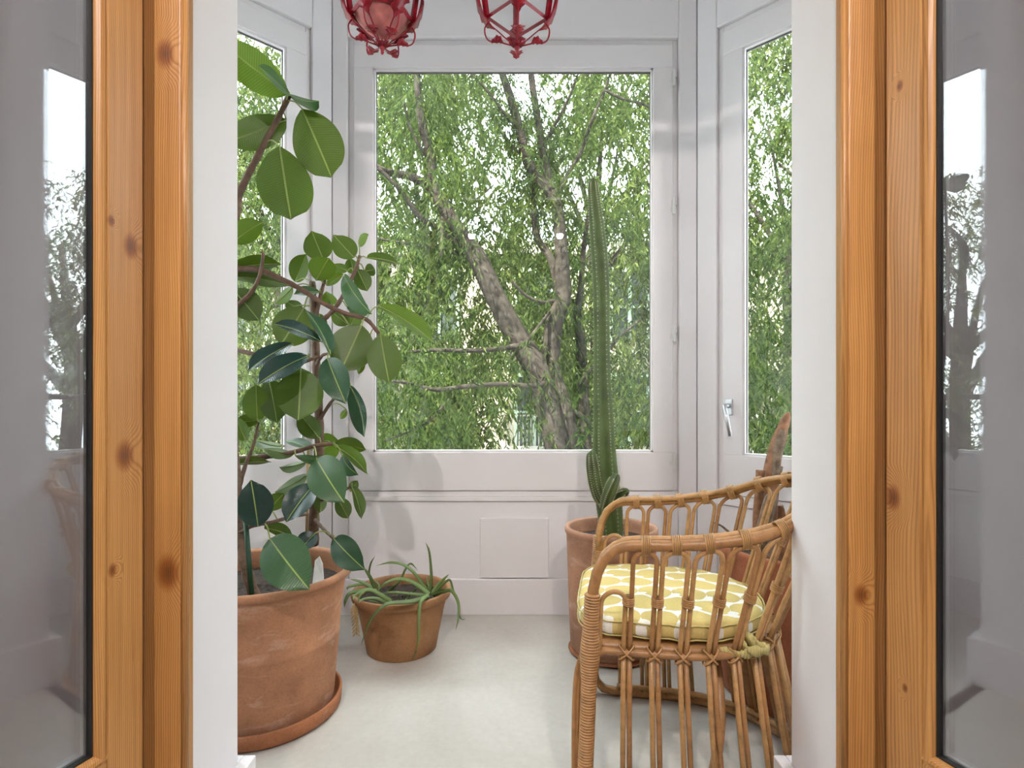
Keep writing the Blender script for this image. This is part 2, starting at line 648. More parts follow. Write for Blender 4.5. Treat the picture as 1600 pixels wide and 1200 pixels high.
M_CANE = simple('bamboo_cane', (.52, .36, .15), .5, var=.2, vscale=20)
M_TAG = simple('plant_tag', (.62, .63, .60), .5, var=.06, vscale=40)
M_RAT = mat_rattan('rattan', (.37, .185, .070))
M_RAT2 = mat_rattan('rattan_pale', (.46, .255, .100))
M_WRAP = mat_rattan('rattan_wrap', (.42, .22, .082))
M_SEATW = mat_rattan('rattan_seat', (.35, .175, .068))
M_CUSH = mat_cushion()
M_CUSHP = simple('ochre_cotton', (.50, .42, .17), .9, var=.12, vscale=60)
M_RED = simple('red_lacquer', (.21, .003, .012), .34, spec=.35, var=.45, vscale=40)
M_REDG = simple('red_pale_inside', (.40, .12, .11), .6, var=.45, vscale=14)
M_DEAD = simple('dry_bark', (.30, .15, .085), .85, var=.5, vscale=28, bmp=.8, bscale=40)
M_DEADG = simple('grey_dry_stem', (.25, .19, .14), .85, var=.45, vscale=35, bmp=.8, bscale=50)
M_BARK = simple('tree_bark', (.029, .025, .021), .95, spec=.03, var=.6, vscale=14, bmp=1, bscale=18)
M_FOL = mat_foliage('narrow_leaflets', (.013, .023, .007), (.028, .045, .013), (.066, .092, .026))
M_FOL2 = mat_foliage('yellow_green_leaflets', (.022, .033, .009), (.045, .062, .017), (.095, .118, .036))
M_FACADE = simple('cream_render', (.40, .35, .28), .9, var=.06, vscale=1.5)
M_FACT = simple('facade_trim', (.45, .42, .37), .8, var=.05)
M_SHUT = simple('sage_shutter', (.33, .42, .33), .6, var=.1)
M_DPANE = simple('dark_pane', (.05, .06, .06), .15)
M_IRON = simple('dark_iron', (.05, .045, .04), .6)
M_STREET = simple('asphalt', (.20, .195, .185), .9, var=.15, vscale=2)
M_BULB, _nt, _b = mat('warm_bulb')
_b.inputs['Emission Color'].default_value = (1, .55, .22, 1)
_b.inputs['Emission Strength'].default_value = 10
_b.inputs['Base Color'].default_value = (1, .8, .6, 1)

# ------------------------------------------------------------------ the setting
YB = 2.857           # window wall of the bay
XC = 0.936           # its corners
XS = 1.52            # side walls of the bay
CUT = XS - XC        # 45 degree walls
YS = YB - CUT        # where the side walls begin
YP0, YP1 = 1.174, 1.41   # partition, room face and bay face
OPEN = 0.70          # half width of the opening
CEIL = 3.35
RX, RY = 2.7, -3.4   # sitting room
GT, GB = 2.81, 0.831     # glass top / bottom
ST, SB = 2.929, 0.630    # sash top / bottom


def struct(o):
    o['kind'] = 'structure'
    return o


fl = MB()
fl.box((-RX, RY, -.12), (RX, YP1 + .02, 0))
fl.add([(-XS - .2, YP1 - .02, 0), (XS + .2, YP1 - .02, 0), (XS + .2, YS, 0), (XC + .2, YB + .2, 0), (-XC - .2, YB + .2, 0), (-XS - .2, YS, 0)], [(0, 1, 2, 3, 4, 5)])
struct(fl.build('floor', M_FLOOR))
ce = MB()
ce.box((-RX, RY, CEIL), (RX, YB + .25, CEIL + .15))
struct(ce.build('ceiling', M_WALL))
w = MB().box((-RX - .1, RY, 0), (-RX, YP1, CEIL)); struct(w.build('wall_room_left', M_WALL))
w = MB().box((RX, RY, 0), (RX + .1, YP1, CEIL)); struct(w.build('wall_room_right', M_WALL))
w = MB().box((-RX, RY - .1, 0), (RX, RY, CEIL)); struct(w.build('wall_room_back', M_WALL))
HEAD = 2.78
w = MB()
w.box((-RX, YP0, 0), (-OPEN, YP1, CEIL))
w.box((OPEN, YP0, 0), (RX, YP1, CEIL))
w.box((-OPEN, YP0, HEAD), (OPEN, YP1, CEIL))
struct(w.build('wall_partition', M_WALL, bevel=.004))
# skirting that lines the reveals and the bay face of the partition
for nm, s in (('baseboard_reveal_left', -1), ('baseboard_reveal_right', 1)):
    b = MB()
    x0, x1 = sorted((s * OPEN, s * (OPEN - .031)))
    b.box((x0, YP0 + .02, 0), (x1, YP1 + .031, .182))
    x0, x1 = sorted((s * OPEN, s * XS))
    b.box((x0, YP1, 0), (x1, YP1 + .031, .182))
    struct(b.build(nm, M_PAINT, bevel=.003))


def wall_frame(p0, ang):
    """matrix: local x along the wall, local y outwards (away from the bay), z up"""
    return Matrix.Translation(Vector((p0[0], p0[1], 0))) @ Matrix.Rotation(ang, 4, 'Z')


def window_wall(wname, M, L, fx0, fx1, bname, winname, handle=None, hinges=None, panel=False, ledge=True):
    """a wall with one tall casement.  fx0..fx1 outer opening in local x"""
    T = .22
    ft, fb = ST + .033, SB - .049
    w = MB()
    w.box((0, 0, 0), (fx0, T, CEIL), M)
    w.box((fx1, 0, 0), (L, T, CEIL), M)
    w.box((fx0, 0, ft), (fx1, T, CEIL), M)
    w.box((fx0, .012, 0), (fx1, T, fb), M)
    struct(w.build(wname, M_WALL, bevel=.006))
    b = MB().box((0, -.022 + .012, 0), (L, .012, .182), M)
    struct(b.build(bname, M_PAINT, bevel=.003))
    root = empty(winname, M @ Vector(((fx0 + fx1) / 2, 0, fb)))
    root['kind'] = 'structure'
    # fixed frame
    e = .027
    f = MB()
    f.box((fx0, .022, fb + .024), (fx0 + e, .12, ft), M)
    f.box((fx1 - e, .022, fb + .024), (fx1, .12, ft), M)
    f.box((fx0 + e, .022, ft - e), (fx1 - e, .12, ft), M)
    f.build('frame', M_PAINT, root, bevel=.003)
    l = MB()
    l.box((fx0, .0, fb), (fx1, .12, fb + .024), M)
    l.box((fx0, .012, fb + .024), (fx1, .12, fb + .049), M)
    l.build('sill', M_PAINT, root, bevel=.002)
    MB().box((fx0 + e, .034, fb + .049), (fx1 - e, .05, fb + .053), M).build('rebate_strip', M_PAINT, root)
    # sash
    sx0, sx1 = fx0 + e + .004, fx1 - e - .004
    gx0, gx1 = sx0 + .099, sx1 - .099
    if L < 1:
        gx0, gx1 = sx0 + .096, sx1 - .096
    yf, yb = .004, .06
    s = MB().box((sx0, yf, SB + .004), (sx1, yb, GB), M); s.build('bottom_rail', M_PAINT, root, bevel=.003)
    s = MB().box((sx0, yf, GT), (sx1, yb, ST - .002), M); s.build('top_rail', M_PAINT, root, bevel=.003)
    s = MB().box((sx0, yf, GB), (gx0, yb, GT), M); s.build('stile', M_PAINT, root, bevel=.002)
    s = MB().box((gx1, yf, GB), (sx1, yb, GT), M); s.build('stile', M_PAINT, root, bevel=.002)
    # glazing bead and rubber line
    d = .010
    bd = MB()
    for a, c in (((gx0, GB), (gx0 + d, GT)), ((gx1 - d, GB), (gx1, GT)), ((gx0, GB), (gx1, GB + d)), ((gx0, GT - d), (gx1, GT))):
        bd.box((a[0], .012, a[1]), (c[0], .05, c[1]), M)
    bd.build('glazing_bead', M_PAINT, root)
    rb = MB()
    d2 = .014
    for a, c in (((gx0 + d, GB + d), (gx0 + d2, GT - d)), ((gx1 - d2, GB + d), (gx1 - d, GT - d)), ((gx0 + d, GT - d2 - .004), (gx1 - d, GT - d))):
        rb.box((a[0], .030, a[1]), (c[0], .036, c[1]), M)
    rb.build('rubber_seal', M_SEAL, root)
    p = MB().box((gx0 + d * .5, .036, GB + d * .5), (gx1 - d * .5, .042, GT - d * .5), M)
    p.build('glass_pane', M_GLASS, root)
    if hinges:
        side, zs = hinges
        hx = fx1 - e if side > 0 else fx0 + e
        for z in zs:
            h = MB()
            h.tube([M @ Vector((hx, -.004, z - .042)), M @ Vector((hx, -.004, z + .042))], .0085, 10)
            h.box((hx - .016, -.002, z - .026), (hx + .010, .03, z - .002), M)
            h.box((hx - .010, -.002, z + .004), (hx + .016, .03, z + .03), M)
            h.build('hinge', M_HINGE, root)
    if handle:
        hx, hz, lean = handle
        h = MB()
        h.box((hx - .018, -.004, hz - .035), (hx + .018, .008, hz + .045), M)
        pl = h.build('handle_plate', M_STEEL, root, bevel=.003)
        g = MB()
        g.tube([M @ Vector((hx, .0, hz + .012)), M @ Vector((hx, -.045, hz + .012))], .011, 12)
        g.tube([M @ Vector((hx - .004, -.045, hz + .020)), M @ Vector((hx + lean * .5, -.047, hz - .06)), M @ Vector((hx + lean, -.046, hz - .135))], [.0115, .010, .009], 10)
        g.build('handle_lever', M_STEEL, pl, smooth=True)
    return root


k = YB / F
zz = lambda y: CAMZ - (y - CY) * k
window_wall('wall_back', wall_frame((-XC, YB), 0), 2 * XC, XC + (543 - CX) * k, XC + (1061 - CX) * k, 'baseboard_back', 'window_1',
            hinges=(1, [zz(y) for y in (122, 322, 521, 720)]), handle=None)
LW = CUT * math.sqrt(2)
# right 45 degree wall (from the back corner towards the camera)
window_wall('wall_angled_right', wall_frame((XC, YB), -math.pi / 4), LW, .104, LW - .09, 'baseboard_angled_right', 'window_2', handle=(.168, 1.06, .026))
# left: wall runs from the near corner to the back corner
window_wall('wall_angled_left', wall_frame((-XS, YS), math.pi / 4), LW, .09, LW - .104, 'baseboard_angled_left', 'window_3', handle=(LW - .168, 1.0, -.01))
LS = YS - YP1
window_wall('wall_side_right', wall_frame((XS, YS), -math.pi / 2), LS, .04, LS - .04, 'baseboard_side_right', 'window_4')
window_wall('wall_side_left', wall_frame((-XS, YP1), math.pi / 2), LS, .04, LS - .04, 'baseboard_side_left', 'window_5')
# masonry that closes the corners of the bay behind the window walls
for nm, q in (('wall_corner_back_right', (XC, YB)), ('wall_corner_back_left', (-XC, YB)), ('wall_corner_side_right', (XS, YS)), ('wall_corner_side_left', (-XS, YS))):
    s = 1 if q[0] > 0 else -1
    n0 = Vector((0, 1)) if 'back' in nm else Vector((s * .7071, .7071))
    n1 = Vector((s * .7071, .7071)) if 'back' in nm else Vector((s, 0))
    c = MB()
    q = Vector(q)
    e = .003
    pts = [q + (n0 + n1) * e, q + n0 * .24 + n1 * .004, q + (n0 + n1).normalized() * .27, q + n1 * .24 + n0 * .004]
    pts = [(p_.x, p_.y) for p_ in pts]
    c.add([(a_, b_, 0) for a_, b_ in pts] + [(a_, b_, CEIL) for a_, b_ in pts], [(0, 1, 2, 3), (7, 6, 5, 4)] + [(i, (i + 1) % 4, 4 + (i + 1) % 4, 4 + i) for i in range(4)])
    struct(c.build(nm, M_WALL))
# unseen upper storeys, added to keep sun off the bay and near tree
us = MB()
us.box((-14, RY - .1, CEIL + .15), (14, 1.4, 7.0))
us.add([(-1.75, 1.4, CEIL + .15), (1.75, 1.4, CEIL + .15), (1.75, 2.4, CEIL + .15), (1.05, 3.1, CEIL + .15), (-1.05, 3.1, CEIL + .15), (-1.75, 2.4, CEIL + .15),
        (-1.75, 1.4, 7.0), (1.75, 1.4, 7.0), (1.75, 2.4, 7.0), (1.05, 3.1, 7.0), (-1.05, 3.1, 7.0), (-1.75, 2.4, 7.0)],
       [(5, 4, 3, 2, 1, 0), (6, 7, 8, 9, 10, 11)] + [(i, (i + 1) % 6, 6 + (i + 1) % 6, 6 + i) for i in range(6)])
struct(us.build('wall_upper_sun_blocker', M_FACADE))
# service hatch flush in the wall under the window
hp = empty('trim_1', ((804 - CX) * k, YB, zz(903)))
hp['kind'] = 'structure'
a0, a1 = (750 - CX) * k, (857 - CX) * k
MB().box((a0, YB - .001, zz(903)), (a1, YB + .02, zz(810))).build('hatch_panel', M_PAINT, hp, bevel=.002)

# ------------------------------------------------------------------ wooden double door opened towards the camera
def door(nm, frame_nm, s, wood):
    """s=-1 left, 1 right.  The leaf is turned 105 degrees from closed."""
    W1, W2, W3, W4 = wood
    fr = empty(frame_nm, (s * .72, 1.13, 0)); fr['kind'] = 'structure'
    def bx(x0, x1, y0, y1, z0, z1):
        a, b = sorted((s * x0, s * x1))
        return MB().box((a, y0, z0), (b, y1, z1))
    H = HEAD - .02
    bx(.676, .732, 1.128, YP0, 0, H).build('jamb', W1, fr, bevel=.004)
    t = MB()
    t.tube([Vector((s * .671, 1.134, z)) for z in (0, H)], .0075, 10)
    t.build('edge_bead', M_WOOD[1], fr, smooth=True)
    bx(.732, .775, 1.146, YP0, 0, H).build('rebate', M_WOOD[3], fr)
    if s < 0:
        bx(-.676, .676, 1.128, YP0, H - .06, H).build('head', W1, fr, bevel=.004)
    # leaf: local x along the leaf from the hinge, local y = leaf thickness away from the opening
    beta = BETA
    Hh = Vector((s * .7335, 1.10, 0))
    ax = Vector((s * math.sin(beta), -math.cos(beta), 0))
    ay = Vector((s * math.cos(beta), math.sin(beta), 0))
    M = Matrix(((ax.x, ay.x, 0, Hh.x), (ax.y, ay.y, 0, Hh.y), (0, 0, 1, 0), (0, 0, 0, 1)))
    root = empty(nm, Hh); root['kind'] = 'structure'
    Wd, TH, z0, z1 = .69, .052, .012, HEAD - .085
    sw = .0716
    gb, gt = .43, z1 - .11
    lx = MB().box((0, 0, z0), (sw, TH, z1), M); lx.build('hinge_stile', W2, root, bevel=.003)
    MB().box((Wd - sw, 0, z0), (Wd, TH, z1), M).build('lock_stile', W3, root, bevel=.003)
    MB().box((sw, 0, z0), (Wd - sw, TH, .14), M).build('bottom_rail', W3, root, bevel=.003)
    MB().box((sw, .012, .14), (Wd - sw, TH - .012, gb - .09), M).build('panel', W3, root, bevel=.003)
    MB().box((sw, 0, gb - .09), (Wd - sw, TH, gb), M).build('mid_rail', W4, root, bevel=.003)
    MB().box((sw, 0, gt), (Wd - sw, TH, z1), M).build('top_rail', W4, root, bevel=.003)
    bd = .019
    # rounded glazing beads
    def beadpoly(p0, p1, nrm):
        prof = [(0, .002), (.006, -.001), (.012, .0005), (.017, .006), (.019, .013), (.019, .03), (0, .03)]
        mb = MB(); vs = []
        for P in (p0, p1):
            for u, d in prof:
                vs.append(M @ (Vector((P[0], 0, P[1])) + Vector((nrm[0] * u, d, nrm[1] * u))))
        n = len(prof)
        mb.add(vs, [(i, (i + 1) % n, n + (i + 1) % n, n + i) for i in range(n)] + [tuple(range(n)), tuple(range(2 * n - 1, n - 1, -1))])
        return mb
    beadpoly((sw, gb), (sw, gt), (1, 0)).build('glazing_bead', W4, root)
    beadpoly((Wd - sw, gb), (Wd - sw, gt), (-1, 0)).build('glazing_bead', W4, root)
    beadpoly((sw, gb), (Wd - sw, gb), (0, 1)).build('glazing_bead', W4, root)
    beadpoly((sw, gt), (Wd - sw, gt), (0, -1)).build('glazing_bead', W4, root)
    g0, g1 = sw + bd, Wd - sw - bd
    gk = MB()
    gk.box((g0 - .001, .011, gb + bd), (g0 + .003, .022, gt - bd), M)
    gk.box((g1 - .0045, .011, gb + bd), (g1 + .001, .022, gt - bd), M)
    gk.box((g0, .011, gb + bd - .001), (g1, .022, gb + bd + .003), M)
    gk.build('gasket', M_BLACK, root)
    sp = MB()
    sp.box((g0 + .003, .0225, gb + bd + .003), (g0 + .0085, .0315, gt - bd - .003), M)
    sp.box((g0 + .003, .0225, gb + bd + .001), (g1 - .003, .0315, gb + bd + .0065), M)
    sp.build('spacer', M_ALU, root)
    MB().box((g0 - .008, .018, gb + bd - .008), (g1 + .008, .022, gt - bd + .008), M).build('glass_pane', M_DGLASS, root)
    MB().box((g0 - .008, .032, gb + bd - .008), (g1 + .008, .036, gt - bd + .008), M).build('glass_pane', M_DGLASS, root)
    # outer beads behind the glass
    MB().box((sw, .036, gb), (sw + .012, TH, gt), M).build('back_bead', W4, root)
    # hinges
    for z in (.22, 1.42 + 1.05):
        MB().tube([Vector((s * .737, 1.112, z - .05)), Vector((s * .737, 1.112, z + .05))], .007, 10).build('hinge', M_STEEL, root, smooth=True)


door('door_1', 'trim_2', -1, (M_WOOD[0], M_WOOD[1], M_WOOD[2], M_WOOD[3]))
door('door_2', 'trim_3', 1, (M_WOOD[2], M_WOOD[3], M_WOOD[0], M_WOOD[1]))

# spotlights of the sitting room, seen as two warm glints in the window
for X in (-.53, .56):
    sp = empty('ceiling_spotlight', (X, -1.1, CEIL))
    tag(sp, 'small white ceiling spotlight with warm bulb in the sitting room', 'spotlight', 'sitting room ceiling spotlights')
    MB().lathe([(.0, .0), (.055, .0), (.06, -.012), (.045, -.2), (.04, -.205), (.036, -.2), (.036, -.17)], (X, -1.1, CEIL), 24).build('housing', M_PAINT, sp, smooth=True)
    L = bpy.data.lights.new('ceiling_spotlight_offscreen', 'AREA')
    L.shape = 'DISK'
    L.size = .08
    L.energy = 36
    L.color = (1.0, .92, .86)
    lo_ = bpy.data.objects.new('ceiling_spotlight_' + ('left' if X < 0 else 'right') + '_offscreen', L)
    COL.objects.link(lo_)
    lo_.location = (X, -1.1, CEIL - .215)
    lo_.rotation_euler = (Vector((-X * .3, 2.2, .9)) - lo_.location).to_track_quat('-Z', 'Y').to_euler()
    MB().lathe([(0, -.18), (.03, -.182), (.035, -.175)], (X, -1.1, CEIL), 20).build('bulb', M_BULB, sp, smooth=True)

# ------------------------------------------------------------------ rattan armchair
CO = Vector((.26, 1.785, 0))
CB = Vector((.985, -.175, 0)).normalized()
CS = Vector((.175, .985, 0)).normalized()


def ch(u, v, z):
    return CO + CB * u + CS * v + Vector((0, 0, z))


def resample(P, n):
    P = [np.array(p, float) for p in P]
    d = [0]
    for i in range(1, len(P)):
        d.append(d[-1] + np.linalg.norm(P[i] - P[i - 1]))
    d = np.array(d)
    A = np.array(P)
    s = np.linspace(0, d[-1], n)
    return np.stack([np.interp(s, d, A[:, k]) for k in range(A.shape[1])], 1), d[-1]


def dpath(hw, straight, depth, n=400):
    """D-shaped plan from the near front corner round the back to the far front corner"""
    P = [(0, -hw), (straight, -hw)]
    for i in range(1, 60):
        a = -math.pi / 2 + math.pi * i / 60
        P.append((straight + (depth - straight) * math.cos(a), hw * math.sin(a)))
    P += [(straight, hw), (0, hw)]
    return resample(P, n)


RING, RL = dpath(.30, .22, .53)
RAIL, TL = dpath(.32, .36, .70)
BASE, BL = dpath(.305, .24, .63)


def atp(A, L, s):
    f = min(max(s / L, 0), 1) * (len(A) - 1)
    i = min(int(f), len(A) - 2)
    t = f - i
    return A[i] * (1 - t) + A[i + 1] * t


RZ_U = [-.1, .02, .06, .10, .20, .28, .40, .48, .55, .645, .70]
RZ_Z = [.70, .70, .712, .72, .724, .73, .75, .773, .806, .842, .856]


def rail_z(u): return float(np.interp(u, RZ_U, RZ_Z))


RINGZ = .432
NJ = 18
ring_s = np.linspace(.09, RL - .09, NJ)
wts = np.array([.079 + .030 * math.sin(math.pi * (i + .5) / (NJ - 1)) ** 1.2 for i in range(NJ - 1)])
wts *= (TL - .2) / wts.sum()
rail_s = np.concatenate([[.10], .10 + np.cumsum(wts)])
base_s = np.linspace(.09, BL - .09, NJ)


def ring_p(s):
    p = atp(RING, RL, s)
    return ch(p[0], p[1], RINGZ)


def rail_p(s, dz=0.0, inset=0.0):
    p = atp(RAIL, TL, s)
    d = np.array([p[0] - .2, p[1]])
    d = d / (np.linalg.norm(d) + 1e-9)
    p = p - d * inset
    return ch(p[0], p[1], rail_z(p[0]) + dz)


chair = empty('rattan_armchair', CO)
tag(chair, 'honey-coloured rattan armchair with rows of looped canes beside the white door jamb', 'armchair')
# top rail: arm and back in one bent pole with a thinner companion pole
for nm, r, dz, inset in (('arm_rail', .0145, 0, 0), ('companion_rail', .0095, .012, .019)):
    for_pts = []
    for s in np.linspace(.085, TL - .085, 90):
        for_pts.append(rail_p(s, dz, inset))
    MBt = MB()
    def fronts(sg):
        a = []
        for u, z in ((.0, .10 + .44), (.004, .60), (.014, .645), (.032, .682), (.058, .705)):
            a.append(ch(u, sg * (.32 - inset), z + dz * (z - .5) * 4))
        return a
    pts = fronts(-1) + for_pts + list(reversed(fronts(1)))
    rr = [r * (1 + .05 * math.sin(i * .9)) for i in range(len(pts))]
    MBt.tube(pts, rr, 10)
    MBt.build(nm, M_RAT if nm == 'arm_rail' else M_RAT2, chair, smooth=True)
for sg in (-1, 1):
    lg = MB()
    lp = [ch(u, sg * v, z) for u, v, z in ((-.022, .318, 0), (-.016, .318, .15), (-.008, .319, .35), (0, .32, .56))]
    lp = [Vector(p) for p in spline(lp, 6)]
    lg.tube(lp, .0165, 10)
    leg = lg.build('front_leg', M_RAT, chair, smooth=True)
    # cane winding over the leg: fine ridges, thicker at the seat joint
    wp, wr = [], []
    nz = 252
    for i in range(nz):
        z = .12 + (.59 - .12) * i / (nz - 1)
        u = float(np.interp(z, [0, .15, .35, .56, .6], [-.022, -.016, -.008, 0, .0025]))
        wp.append(ch(u, sg * .32, z))
        thick = .0195 + .006 * math.exp(-((z - .43) / .05) ** 2)
        wr.append(thick + (.0020, .0018, .0004, -.0022)[i % 4])
    MB().tube(wp, wr, 14).build('cane_winding', M_WRAP, leg, smooth=True)
    # two thin canes that run down the front of the leg
    for du in (-.026, -.036):
        q = [Vector(p) for p in spline([ch(du * .5, sg * .29, .44), ch(du - .006, sg * .298, .36), ch(du - .012, sg * .302, .22), ch(du - .012, sg * .304, .05)], 6)]
        MB().tube(q, .007, 8).build('front_cane', M_RAT, chair, smooth=True)
# seat ring, a thicker inner hoop and the woven seat
pts = [ring_p(s) for s in np.linspace(.03, RL - .03, 80)]
q0 = [ch(.0, -.300, .385), ch(.008, -.300, .415)]
q1 = [ch(.008, .300, .415), ch(.0, .300, .385)]
MB().tube(q0 + pts + q1, .0095, 10).build('seat_ring', M_RAT, chair, smooth=True)
hoop = []
for s in np.linspace(0, RL, 90):
    p = atp(RING, RL, s)
    hoop.append(ch(.02 + p[0] * .93, p[1] * .92, RINGZ + .004))
MB().tube(hoop + [hoop[0]], .016, 10).build('seat_hoop', M_SEATW, chair, smooth=True)
st = MB()
inner = [ch(.03 + atp(RING, RL, s)[0] * .9, atp(RING, RL, s)[1] * .88, 0) for s in np.linspace(0, RL, 60)]
top = [p + Vector((0, 0, RINGZ + .016)) for p in inner]
bot = [p + Vector((0, 0, RINGZ + .004)) for p in inner]
st.add(top + bot, [tuple(range(60)), tuple(range(119, 59, -1))] + [(i, 60 + i, 60 + (i + 1) % 60, (i + 1) % 60) for i in range(60)])
st.build('woven_seat', M_SEATW, chair)
# base hoops
bp = [ch(atp(BASE, BL, s)[0], atp(BASE, BL, s)[1], .016) for s in np.linspace(.06, BL - .06, 80)]
f0 = [ch(-.018, -.300, .10), ch(-.008, -.303, .05), ch(.02, -.305, .022)]
f1 = [ch(.02, .305, .022), ch(-.008, .303, .05), ch(-.018, .300, .10)]
MB().tube(f0 + bp + f1, .0155, 10).build('base_hoop', M_RAT, chair, smooth=True)
bp2 = [ch(.01 + atp(BASE, BL, s)[0] * .965, atp(BASE, BL, s)[1] * .955, .043) for s in np.linspace(.06, BL - .06, 80)]
MB().tube(bp2, .0095, 8).build('base_hoop', M_RAT2, chair, smooth=True)
# looped canes between seat ring and top rail
DL = .0078


def sheet(rs, ts, h, bulge=.0):
    a = ring_p(rs)
    b = rail_p(ts, -.017)
    p = a.lerp(b, h)
    return p


for j in range(-1, NJ):
    first = j == -1 or j == NJ - 1
    if j == -1:
        r0, r1, t0, t1 = .018, ring_s[0] - DL, .030, rail_s[0] - DL
    elif j == NJ - 1:
        r0, r1, t0, t1 = ring_s[-1] + DL, RL - .018, rail_s[-1] + DL, TL - .030
    else:
        r0, r1 = ring_s[j] + DL, ring_s[j + 1] - DL
        t0, t1 = rail_s[j] + DL, rail_s[j + 1] - DL
    hm = .62 if first else 1.0
    hh = (ring_p((r0 + r1) / 2) - rail_p((t0 + t1) / 2)).length
    a = (t1 - t0) / 2
    h0 = hm - a / hh
    path = []
    start = h0 * .45 if first and j == -1 else 0
    for i in range(7):
        h = -.012 + (h0 + .012) * i / 6
        path.append(sheet(r0, t0, h))
    for i in range(1, 12):
        ph = math.pi * i / 12
        f = .5 - .5 * math.cos(ph)
        path.append(sheet(r0 + (r1 - r0) * f, t0 + (t1 - t0) * f, h0 + (hm - h0) * math.sin(ph)))
    for i in range(7):
        h = h0 + (-.012 - h0) * i / 6
        path.append(sheet(r1, t1, h))
    MB().tube(path, .0066, 8).build('cane_loop', M_RAT2 if (j % 3) else M_RAT, chair, smooth=True)
# canes below the seat
for j in range(NJ):
    for d in (-1, 1):
        a = ring_p(ring_s[j] + d * DL) + Vector((0, 0, .004))
        p = atp(BASE, BL, base_s[j] + d * DL * 1.15)
        b = ch(p[0] * .985, p[1] * .985, .02)
        m = a.lerp(b, .5) + (a - CO).normalized() * 0
        MB().tube([a, m, b], .0072, 8).build('lower_cane', M_RAT if d > 0 else M_RAT2, chair, smooth=True)


# bindings
def coil(r, turns, pitch, wire=.0016):
    mb = MB()
    for t in range(turns):
        pts = []
        z = (t - (turns - 1) / 2) * pitch
        for i in range(13):
            a = 2 * math.pi * i / 12
            pts.append((r * math.cos(a), r * math.sin(a), z + pitch * .3 * math.sin(a)))
        mb.tube(pts, wire, 5, cap=False)
    return mb.mesh('binding')


def place(me, name, p, axis, mat_, scale=(1, 1, 1)):
    if not me.materials:
        me.materials.append(mat_)
        me.polygons.foreach_set('use_smooth', [True] * len(me.polygons))
    o = bpy.data.objects.new(name, me)
    COL.objects.link(o)
    q = Vector(axis).to_track_quat('Z', 'Y')
    o.location = p
    o.rotation_euler = q.to_euler()
    o.scale = scale
    o.parent = chair
    o.matrix_parent_inverse = world_of(chair).inverted()
    return o


c_top = coil(.0212, 5, .0048, .0024)
c_mid = coil(.0148, 5, .0046, .0020)
for j in range(NJ - 1):
    s = (rail_s[j] + rail_s[j + 1]) / 2
    t = rail_p(s + .01) - rail_p(s - .01)
    place(c_top, 'binding', rail_p(s, -.001, .006), t, M_RAT2, (1.0, 1.15, 1))
for j in range(NJ):
    a = ring_p(ring_s[j]); b = rail_p(rail_s[j], -.017)
    place(c_mid, 'binding', a.lerp(b, .52), b - a, M_WRAP)
# crossed ties at the seat ring
tie = MB()
for sg in (-1, 1):
    P = []
    for i in range(13):
        a = 2 * math.pi * i / 12
        P.append((sg * .021 * math.cos(a) * .9, .0155 * math.sin(a), .019 * math.cos(a)))
    tie.tube(P, .0026, 6, cap=False)
tie_me = tie.mesh('cross_tie')
for j in range(NJ):
    p = ring_p(ring_s[j])
    t = (ring_p(ring_s[j] + .01) - ring_p(ring_s[j] - .01)).normalized()
    o = place(tie_me, 'cross_tie', p, (0, 0, 1), M_RAT2)
    o.rotation_euler = (0, 0, math.atan2(t.y, t.x))
# front rail and bent brace under the seat
fp = [ch(-.004, -.30, .40), ch(-.012, -.2, .425), ch(-.014, 0, .43), ch(-.012, .2, .425), ch(-.004, .30, .40)]
MB().tube([Vector(p) for p in spline(fp, 5)], .013, 10).build('front_rail', M_RAT, chair, smooth=True)
br = [ch(.30, .285, .06), ch(.33, .27, .22), ch(.34, .20, .33), ch(.34, .08, .40), ch(.34, -.08, .40), ch(.34, -.20, .33), ch(.33, -.27, .22), ch(.30, -.285, .06)]
MB().tube([Vector(p) for p in spline(br, 5)], .0135, 10).build('bent_brace', M_SEATW, chair, smooth=True)
for u, v in ((.56, .10), (.56, -.10), (.50, .2)):
    MB().tube([ch(u * .9, v, .43), ch(u * 1.06, v * 1.1, .02)], .014, 10).build('back_leg', M_SEATW, chair, smooth=True)

# ------------------------------------------------------------------ cushion
cz0, cth = RINGZ + .021, .052
cu = bpy.data.meshes.new('seat_cushion')
NS, prof = 72, [(.0, .0), (.55, -.002), (.9, .0), (.97, .004), (1.0, .016), (1.0, .036), (.975, .048), (.93, .053), (.6, .060), (.3, .063), (0, .064)]
cush_o = []
for i in range(NS):
    a = 2 * math.pi * i / NS
    c, s = math.cos(a), math.sin(a)
    if c < 0:      # squarish front
        e = 5.0
        r = 1 / ((abs(c) / .275) ** e + (abs(s) / .268) ** e) ** (1 / e)
    else:
        e = 2.25
        r = 1 / ((abs(c) / .272) ** e + (abs(s) / .268) ** e) ** (1 / e)
    cush_o.append((.225 + r * c, r * s))
vs, fs = [], []
for pi_, (f, z) in enumerate(prof):
    if f == 0:
        vs.append((.225, 0, z)); continue
    for i, (u, v) in enumerate(cush_o):
        rip = .0025 * math.sin(i * 1.7) * (f > .9)
        vs.append((.225 + (u - .225) * f, v * f, z + rip + .004 * math.sin(u * 23 + 1) * math.sin(v * 19) * (1 if z > .03 else 0)))
ofs = [0]
for f, z in prof[:-1]: ofs.append(ofs[-1] + (1 if f == 0 else NS))
for a in range(len(prof) - 1):
    if prof[a][0] == 0:
        fs += [(0, 1 + (i + 1) % NS, 1 + i) for i in range(NS)]
    elif prof[a + 1][0] == 0:
        fs += [(ofs[a] + i, ofs[a] + (i + 1) % NS, ofs[a + 1]) for i in range(NS)]
    else:
        fs += [(ofs[a] + i, ofs[a] + (i + 1) % NS, ofs[a + 1] + (i + 1) % NS, ofs[a + 1] + i) for i in range(NS)]
